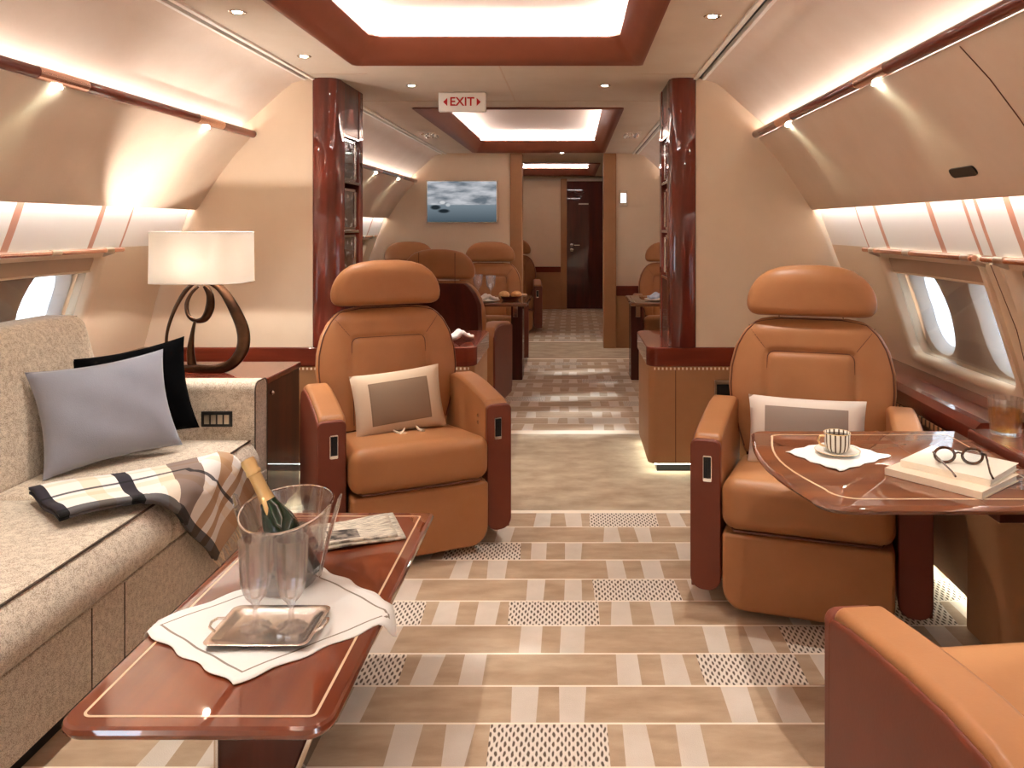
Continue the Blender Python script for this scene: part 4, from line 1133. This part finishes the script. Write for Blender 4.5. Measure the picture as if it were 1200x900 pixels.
# ice bucket with champagne
BX, BY = -.368, 2.045
t = thing('ice_bucket', 'crystal ice bucket with side handles on the napkin', 'ice bucket', (BX, BY, TN))
bm = BM(); lathe(bm, [(.001,0),(.076,0),(.080,.006),(.088,.05),(.100,.11),(.112,.165),(.121,.198),(.118,.199),(.1085,.165),(.0965,.11),(.0845,.05),(.076,.014),(.001,.012)], 40, flute=.008); 
for v in bm.verts:
    v.co.x *= .93; v.co.y *= 1.25
    if v.co.y < 0: v.co.z -= .022*(v.co.z/.2)*min(1, -v.co.y/.12)
build('bowl', bm, M['crystal'], t, angle=30)
bm = BM(); tube(bm, [(.111*math.cos(2*PI*k/40), .149*math.sin(2*PI*k/40), .199-.022*max(0, -math.sin(2*PI*k/40))) for k in range(40)], .0028, 6, closed=True); build('rim', bm, M['chrome'], t)
for s in (-1, 1):
    bm = BM(); rings = []
    for (x, z, w, th) in ((.090,.012,.010,.004),(.098,.05,.014,.004),(.110,.10,.018,.004),(.124,.15,.02,.005),(.137,.195,.02,.005),(.143,.218,.014,.004),(.146,.226,.006,.002)):
        rings.append([(s*(x-.006+th*math.cos(2*PI*j/10)), w*math.sin(2*PI*j/10), z) for j in range(10)])
    loft(bm, rings); build('handle', bm, M['handle_glass'], t, angle=50)
b0 = Vector((BX+.045, BY-.005, TN+.018)); b1 = Vector((BX-.112, BY+.03, TN+.295)); q = (b1-b0).to_track_quat('Z', 'Y')
t = thing('champagne_bottle', 'green champagne bottle with gold foil leaning in the ice bucket', 'bottle', tuple(b0), rot=q.to_euler())
bm = BM(); lathe(bm, [(0,0),(.040,0),(.044,.008),(.044,.13),(.040,.155),(.027,.19),(.019,.215),(.015,.235),(.015,.30),(0,.30)], 28); build('bottle_body', bm, M['green_glass'], t, angle=50)
bm = BM(); lathe(bm, [(.0205,.212),(.0172,.235),(.0165,.27),(.0165,.288),(.0195,.290),(.0195,.298),(.0175,.301),(.0195,.322),(.017,.333),(0,.336)], 24); build('foil', bm, M['gold'], t, angle=50)
bm = BM(); tube(bm, [(.017,.004,.225), (.024,.008,.212), (.026,.006,.195), (.03,.004,.18)], [.003,.006,.006,.002], 7, flat=.4); build('foil_tail', bm, M['gold'], t)
for k in range(9):
    r_ = random.Random(k+20); a = k*2.4; rr_ = .03+.045*r_.random()
    bm = BM(); rbox(bm, (0,0,0), (.03,.028,.026), .006, 2, 2)
    c = build('ice_cube', bm, M['ice'], None, loc=(BX+rr_*math.cos(a), BY+rr_*math.sin(a), TN+.035+.012*k % .10), rot=(r_.random()*3, r_.random()*3, r_.random()*3))
    tag(c, 'ice cube lying in the crystal ice bucket', 'ice cube', 'ice cubes in the bucket')

t = thing('newspaper', 'folded newspaper on the far end of the coffee table', 'newspaper', (-.275, 2.37, TZ+.004), R(24))
for k, (w, h, dx) in enumerate(((.25,.20,0), (.22,.17,-.008))):
    bm = BM(); grid(bm, lambda u, v: ((u-.5)*w+dx, (v-.5)*h+dx, .004+.009*k+.003*math.sin(u*5+v*3)), 12, 12)
    o = build('sheet', bm, M['news'], t, angle=80, recalc=False); s_ = o.modifiers.new('thickness', 'SOLIDIFY'); s_.thickness = .007; s_.offset = 0

# ------------------------------------------------------------------ dining table on the right
DZ = .690
t = thing('dining_table', 'mahogany table with rounded end and pale inlay on the right', 'table', (0,0,0))
def dt(off):
    x0, x1, y0, y1 = .945+off, 1.612-off, 1.845+off, 2.535-off
    pts = [(x1, y0)]
    # near left corner rounded, bulged left end, far left corner rounded
    def bul(v): return x0-.045*math.sin(PI*v)
    r1, r2 = .07, .03
    for i in range(7):
        a = PI/2*i/6; pts.append((x0+r1+.01-(r1)*math.sin(a), y0+r1-r1*math.cos(a)))
    for i in range(1, 10):
        v = i/10; y = y0+r1+(y1-r2-y0-r1)*v; pts.append((bul(v)+.01*(1-v), y))
    for i in range(7):
        a = PI/2*i/6; pts.append((x0+r2-r2*math.cos(a), y1-r2+r2*math.sin(a)))
    pts.append((x1, y1)); return pts
table_top(dt, t, DZ, .022, M['wood_top'], inset=.05)
bm = BM(); box(bm, 1.352, 1.3545, 1.85, 2.53, DZ+.0001, DZ+.0006); build('leaf_joint', bm, M['seam'], t, smooth=False)
bm = BM(); box(bm, 1.45, 1.688, 1.98, 2.42, .60, DZ-.022); build('support_arm', bm, M['wood_dark'], t, bevel=.004)
t = thing('side_console', 'leather sided console with mahogany top joining table and wall', 'console', (0,0,0))
bm = BM(); prism(bm, [(1.69,0),(1.832,0),(1.89,.2),(1.94,.45),(1.955,.63),(1.69,.63)], 'y', 1.82, 2.63); build('body', bm, M['leather_wall'], t, bevel=.012)
bm = BM(); box(bm, 1.618, 1.950, 1.80, 2.475, .635, .712); build('console_top', bm, M['wood'], t, bevel=.008)
bm = BM(); box(bm, 1.80, 1.815, 2.68, 4.2, .044, .052); tag(build('floor_light_strip', bm, M['led_floor'], None, smooth=False), 'glowing strip at floor level along the right wall', 'light strip')

class NoEdge:
    def __call__(s, x, y): return 0
cloth('cocktail_napkin', 'small white napkin under the striped coffee cup', (.994,2.285), (1.09,2.105), (1.285,2.245), (1.17,2.40), DZ+.001, NoEdge(), M['white_cloth'], n=14, th=.0015, scal=.02)
t = thing('saucer', 'white saucer under the striped coffee cup', 'saucer', (1.137, 2.262, DZ+.0045))
bm = BM(); lathe(bm, [(.001,0),(.030,0),(.034,.003),(.062,.010),(.063,.0115),(.034,.006),(.001,.004)], 36); build('dish', bm, mat('porcelain', (246,240,228), .15), t)
bm = BM(); tube(bm, [(.0625*math.cos(2*PI*k/36), .0625*math.sin(2*PI*k/36), .0115) for k in range(36)], .001, 5, closed=True); build('gilt_rim', bm, M['gold'], t)
t = thing('coffee_cup', 'small brown and white striped coffee cup on the saucer', 'cup', (1.137, 2.262, DZ+.0100))
bm = BM(); n = 36
uvl = bm.loops.layers.uv.verify()
def cupf(u, v):
    prof = [(.020,0),(.024,.002),(.030,.006),(.034,.015),(.036,.03),(.0365,.056)]
    k = v*5; i = min(4, int(k)); f = k-i; r = prof[i][0]+(prof[i+1][0]-prof[i][0])*f; z = prof[i][1]+(prof[i+1][1]-prof[i][1])*f
    return (r*math.cos(2*PI*u), r*math.sin(2*PI*u), z)
grid(bm, cupf, 48, 10); o = build('bowl', bm, M['cup'], t, angle=60, recalc=False); s_ = o.modifiers.new('t', 'SOLIDIFY'); s_.thickness = .002; s_.offset = -1
bm = BM(); lathe(bm, [(0,0),(.033,0),(.034,.001),(0,.0012)], 24, (0,0,.048)); build('coffee', bm, mat('coffee', (60,34,20), .1), t)
bm = BM(); tube(bm, [(-.035,0,.046), (-.05,0,.045), (-.055,0,.033), (-.048,0,.02), (-.034,0,.016)], .0028, 7); build('handle', bm, M['gold'], t)
bm = BM(); tube(bm, [(.0365*math.cos(2*PI*k/36), .0365*math.sin(2*PI*k/36), .056) for k in range(36)], .0011, 5, closed=True); build('gilt_rim', bm, M['gold'], t)
bm = BM(); tube(bm, [(1.055,2.245,DZ+.014),(1.09,2.25,DZ+.016),(1.10,2.252,DZ+.0165)], .0022, 6, flat=.5); bm.free()

bz = DZ+.0005
def book(label, c, w, h, th, z, rz, covm, pagem):
    t = thing('notebook', label, 'notebook', (c[0], c[1], z), rz, 'notebooks on the dining table')
    bm = BM(); box(bm, -w/2+.004, w/2-.006, -h/2+.004, h/2-.004, .002, th-.002); build('pages', bm, pagem, t, smooth=False)
    bm = BM()
    o = [(-w/2,0),(w/2,0),(w/2,.0022),(-w/2+.003,.0022),(-w/2+.003,th-.0022),(w/2,th-.0022),(w/2,th),(-w/2,th)]
    prism(bm, o, 'y', -h/2, h/2); build('cover', bm, covm, t, bevel=.0008, seg=1)
    return t
rz = math.atan2(.14, .17)
book('lower cream notebook with dark edge on the dining table', (1.365, 2.055), .215, .25, .019, bz, rz, M['notebook'], M['paper'])
book('upper cream notebook under the eyeglasses', (1.398, 2.078), .20, .225, .018, bz+.0192, rz+.06, mat('pale_cover', (244,232,212), .6), M['paper'])
def eyeglasses(label, c, z, rz):
    t = thing('eyeglasses', label, 'glasses', (c[0], c[1], z), rz)
    bm = BM()
    for s in (-1, 1):
        pts = [(s*.034+.025*math.cos(2*PI*k/20), 0, .021+.0195*math.sin(2*PI*k/20)) for k in range(20)]
        tube(bm, pts, .004, 6, closed=True)
    tube(bm, [(-.010,0,.026),(0,-.001,.029),(.010,0,.026)], .0026, 6)
    build('frame', bm, M['tortoise'], t)
    for s in (-1, 1):
        bm = BM(); tube(bm, [(s*.059,0,.028),(s*.064,.006,.028),(s*.060,.03,.022),(s*.045-s*.0,.10,.008),(s*.043,.125,.003)], [.003,.003,.0026,.0026,.003], 6); build('temple', bm, M['tortoise'], t)
        bm = BM(); loft(bm, [[(s*.034+.0235*math.cos(2*PI*k/20), y, .021+.018*math.sin(2*PI*k/20)) for k in range(20)] for y in (-.0007,.0007)]); build('lens', bm, M['outer_pane'], t)
    return t
eyeglasses('tortoiseshell eyeglasses lying on the upper notebook', (1.385, 2.055), bz+.0382, R(170))

t = thing('whisky_tumbler', 'ribbed tumbler of amber drink on the console by the window', 'glass', (1.700, 2.405, .7125))
bm = BM(); lathe(bm, [(.001,0),(.040,0),(.042,.004),(.046,.05),(.0485,.112),(.0465,.112),(.0435,.05),(.040,.012),(.001,.012)], 40, flute=.018); build('tumbler', bm, M['crystal'], t, angle=20)
bm = BM(); lathe(bm, [(0,.0125),(.0385,.0125),(.0425,.05),(.0445,.076),(0,.0765)], 36); build('drink', bm, glass('amber', (255,228,172), .85, 0, 1.33), t)

# ------------------------------------------------------------------ ceiling fittings
def downlight(x, y, label, p=20):
    t = thing('downlight', label, 'spotlight', (x, y, CZ), group='recessed spotlights in the ceiling')
    bm = BM(); lathe(bm, [(.018,-.001),(.030,-.004),(.034,-.001),(.034,.002),(.018,.002)], 24); build('trim_ring', bm, M['chrome'], t)
    bm = BM(); lathe(bm, [(0,-.003),(.017,-.003),(.018,.001),(0,.001)], 20); build('lens', bm, M['lens'], t)
    spot('downlight_spot', (x, y, CZ-.012), (x, y, 0), p, 75, (1,.97,.92), .8, .015)
downlight(-.90, 3.72, 'recessed spotlight just in front of the left display cabinet')
downlight(-.886, 2.95, 'recessed spotlight at the top left, nearest the sofa')
downlight(.91, 3.01, 'recessed spotlight at the top right beside the large cove')
downlight(-.55, 4.49, 'recessed spotlight left of the exit sign')
downlight(.557, 4.49, 'recessed spotlight right of the exit sign')
downlight(.25, 8.62, 'small recessed spotlight before the far doorway')
downlight(.91, 1.9, 'added recessed spotlight above the dining table, unseen, brightening the foreground')  # this and the next three: out of view, added to brighten the foreground
downlight(-.886, 2.1, 'added recessed spotlight above the sofa, unseen, brightening the foreground')
downlight(-.886, 1.25, 'added recessed spotlight above the near end of the sofa, unseen')
downlight(.91, 1.1, 'added recessed spotlight above the nearest armchair, unseen')
downlight(-.25, -1.15, 'added recessed spotlight behind the viewer over the aisle, unseen')  # another unseen spot, added for more light from above
for s in (-1, 1):
    t = thing('air_vent_panel', 'cluster of small chrome air nozzles on the %s of the middle cove' % ('left' if s < 0 else 'right'), 'air vents', (s*.885, 6.9, CZ))
    bm = BM(); prism(bm, rrect(.15, .42, .03, 4), 'z', -.004, .002); build('plate', bm, M['suede'], t)
    for i in range(3):
        for j in range(3):
            bm = BM(); lathe(bm, [(0,-.018),(.010,-.018),(.016,-.010),(.017,-.003),(0,-.003)], 14, ((i-1)*.045+.01*(j % 2), (j-1)*.12, 0)); build('nozzle', bm, M['chrome'], t)
# exit sign
t = thing('exit_sign', 'white exit sign with red lettering hanging from the ceiling', 'sign', (-.29, 4.72, CZ-.062))
bm = BM(); box(bm, -.142, .142, -.022, .022, -.058, .058); build('sign_box', bm, M['white'], t, bevel=.006)
bm = BM(); box(bm, -.05, .05, -.016, .016, .056, .062); build('mount', bm, M['brushed'], t, smooth=False)
red = mat('exit_red', (196,34,34), .5)
cu = bpy.data.curves.new('lettering', 'FONT'); cu.body = 'EXIT'; cu.size = .072; cu.align_x = 'CENTER'; cu.align_y = 'CENTER'; cu.extrude = .001; cu.offset = .0012
cu.materials.append(red); tmp = bpy.data.objects.new('tmp', cu); COL.objects.link(tmp); bpy.context.view_layer.update()
me_ = bpy.data.meshes.new_from_object(tmp.evaluated_get(bpy.context.evaluated_depsgraph_get())); bpy.data.objects.remove(tmp)
if not me_.materials: me_.materials.append(red)
o = bpy.data.objects.new('lettering', me_); COL.objects.link(o); o.parent = t; o.location = (0, -.0235, 0); o.rotation_euler = (PI/2,0,0)
for s in (-1, 1):
    bm = BM(); prism(bm, [(s*.112,0),(s*.088,.024),(s*.088,-.024)], 'y', -.0245, -.0215); build('arrow', bm, red, t, smooth=False)
# television
t = thing('television', 'wall mounted television showing a grey cloudy seascape', 'television', (-.854, YB-.005, 1.62))
bm = BM(); box(bm, -.395, .395, -.035, 0, -.238, .238); build('frame', bm, M['brushed'], t, bevel=.004)
bm = BM(); grid(bm, lambda u, v: (-.382+.764*u, -.0362, -.225+.45*v), 1, 1); build('screen', bm, M['screen'], t, recalc=False, smooth=False)
t = thing('wall_light_panel', 'small lit call panel on the wall right of the doorway', 'control panel', (.93, YB-.002, 1.66))
bm = BM(); box(bm, -.045, .045, -.02, 0, -.09, .09); build('housing', bm, M['brushed'], t, bevel=.004)
bm = BM(); box(bm, -.028, .028, -.022, -.019, -.05, .05); build('lit_panel', bm, emitter('lit_panel', (250,250,255), 2.5), t, smooth=False)

# ------------------------------------------------------------------ rear tables and what stands on them
def rear_table(x0, x1, y0, y1, label, postx):
    t = thing('rear_table', label, 'table', (0,0,0))
    def f(off): return rrect(x1-x0-2*off, y1-y0-2*off, max(.004, .03-off*.4), 4, (x0+x1)/2, (y0+y1)/2)
    table_top(f, t, .70, .03, M['wood_top'], inset=.04)
    bm = BM(); box(bm, postx-.05, postx+.05, (y0+y1)/2-.12, (y0+y1)/2+.12, 0, .67); build('pedestal', bm, M['wood_dark'], t, bevel=.008)
    bm = BM(); box(bm, postx-.02, postx+.02, y0+.10, y0+.15, .57, .67); build('bracket', bm, M['chrome'], t, bevel=.004)
rear_table(-1.62, -.01, 6.62, 7.38, 'mahogany table in the rear cabin, left of the aisle', -.12)
rear_table(.86, 1.70, 6.62, 7.38, 'mahogany table in the rear cabin, right of the aisle', .93)
def wineglass(x, y, label):
    t = thing('wine_glass', label, 'glass', (x, y, .7005))
    bm = BM(); lathe(bm, [(.001,0),(.036,0),(.036,.002),(.006,.008),(.004,.08),(.012,.092),(.034,.12),(.042,.155),(.044,.215),(.0425,.215),(.040,.155),(.032,.123),(.001,.096)], 24); build('glass_body', bm, M['cut'], t, angle=40)
wineglass(-.35, 6.9, 'wine glass with flared bowl on the rear left table')
wineglass(-.48, 7.05, 'second wine glass behind the first on the rear left table')
t = thing('bread_basket', 'low dark basket of bread on the rear left table', 'basket', (-.18, 6.95, .7005))
bm = BM(); lathe(bm, [(0,0),(.07,0),(.10,.03),(.102,.034),(.096,.03),(.066,.006),(0,.006)], 28); build('basket', bm, M['wood_dark'], t)
def roll_(x, y, z, label):
    bm = BM(); lathe(bm, [(0,-.028),(.03,-.024),(.048,-.008),(.05,.006),(.038,.026),(.015,.036),(0,.037)], 20); tag(build('bread_roll', bm, M['bread'], None, loc=(x, y, z)), label, 'bread')
roll_(-.235, 6.93, .741, 'left bread roll in the rear basket'); roll_(-.128, 6.95, .741, 'right bread roll in the rear basket')
def plate(x, y, label, z=.7005):
    t = thing('dinner_plate', label, 'plate', (x, y, z))
    bm = BM(); lathe(bm, [(0,0),(.07,0),(.125,.014),(.126,.016),(.07,.004),(0,.004)], 32); build('dish', bm, MATS['porcelain'], t)
plate(-.38, 6.75, 'white plate on the rear left table before the wine glasses'); plate(1.12, 6.85, 'white plate on the rear right table')
def fnapkin(x, y, z, m, label, s_=.16):
    bm = BM(); grid(bm, lambda u, v: ((u-.5)*s_, (v-.5)*s_*.8, .02+.03*math.exp(-((u-.5)/.2)**2)+.006*math.sin(9*v)), 14, 14)
    o = build('folded_napkin', bm, m, None, angle=80, recalc=False, loc=(x, y, z), rot=(0,0,R(25))); q_ = o.modifiers.new('t', 'SOLIDIFY'); q_.thickness = .02; q_.offset = -1
    tag(o, label, 'napkin')
fnapkin(1.12, 6.85, .718, M['blue_cloth'], 'pale blue folded napkin on the rear right plate')
fnapkin(-.36, 6.72, .716, M['white_cloth'], 'white folded napkin on the rear left plate')
fnapkin(-.27, 4.50, .703, M['white_cloth'], 'white folded napkin on the credenza behind the left armchair', .13)

# ------------------------------------------------------------------ daylight
w = bpy.data.worlds.new('sky'); SC.world = w; w.use_nodes = True
bg = w.node_tree.nodes['Background']; bg.inputs['Color'].default_value = (.74,.86,1,1); bg.inputs['Strength'].default_value = 3.2

sun = bpy.data.lights.new('sun', 'SUN'); sun.energy = 5.0; sun.angle = R(5); sun.color = (.86,.94,1)
so_ = bpy.data.objects.new('sun', sun); COL.objects.link(so_); so_.location = (6, 5, 5)
so_.rotation_euler = Vector((-1.6,-.35,-1.0)).to_track_quat('-Z', 'Y').to_euler()
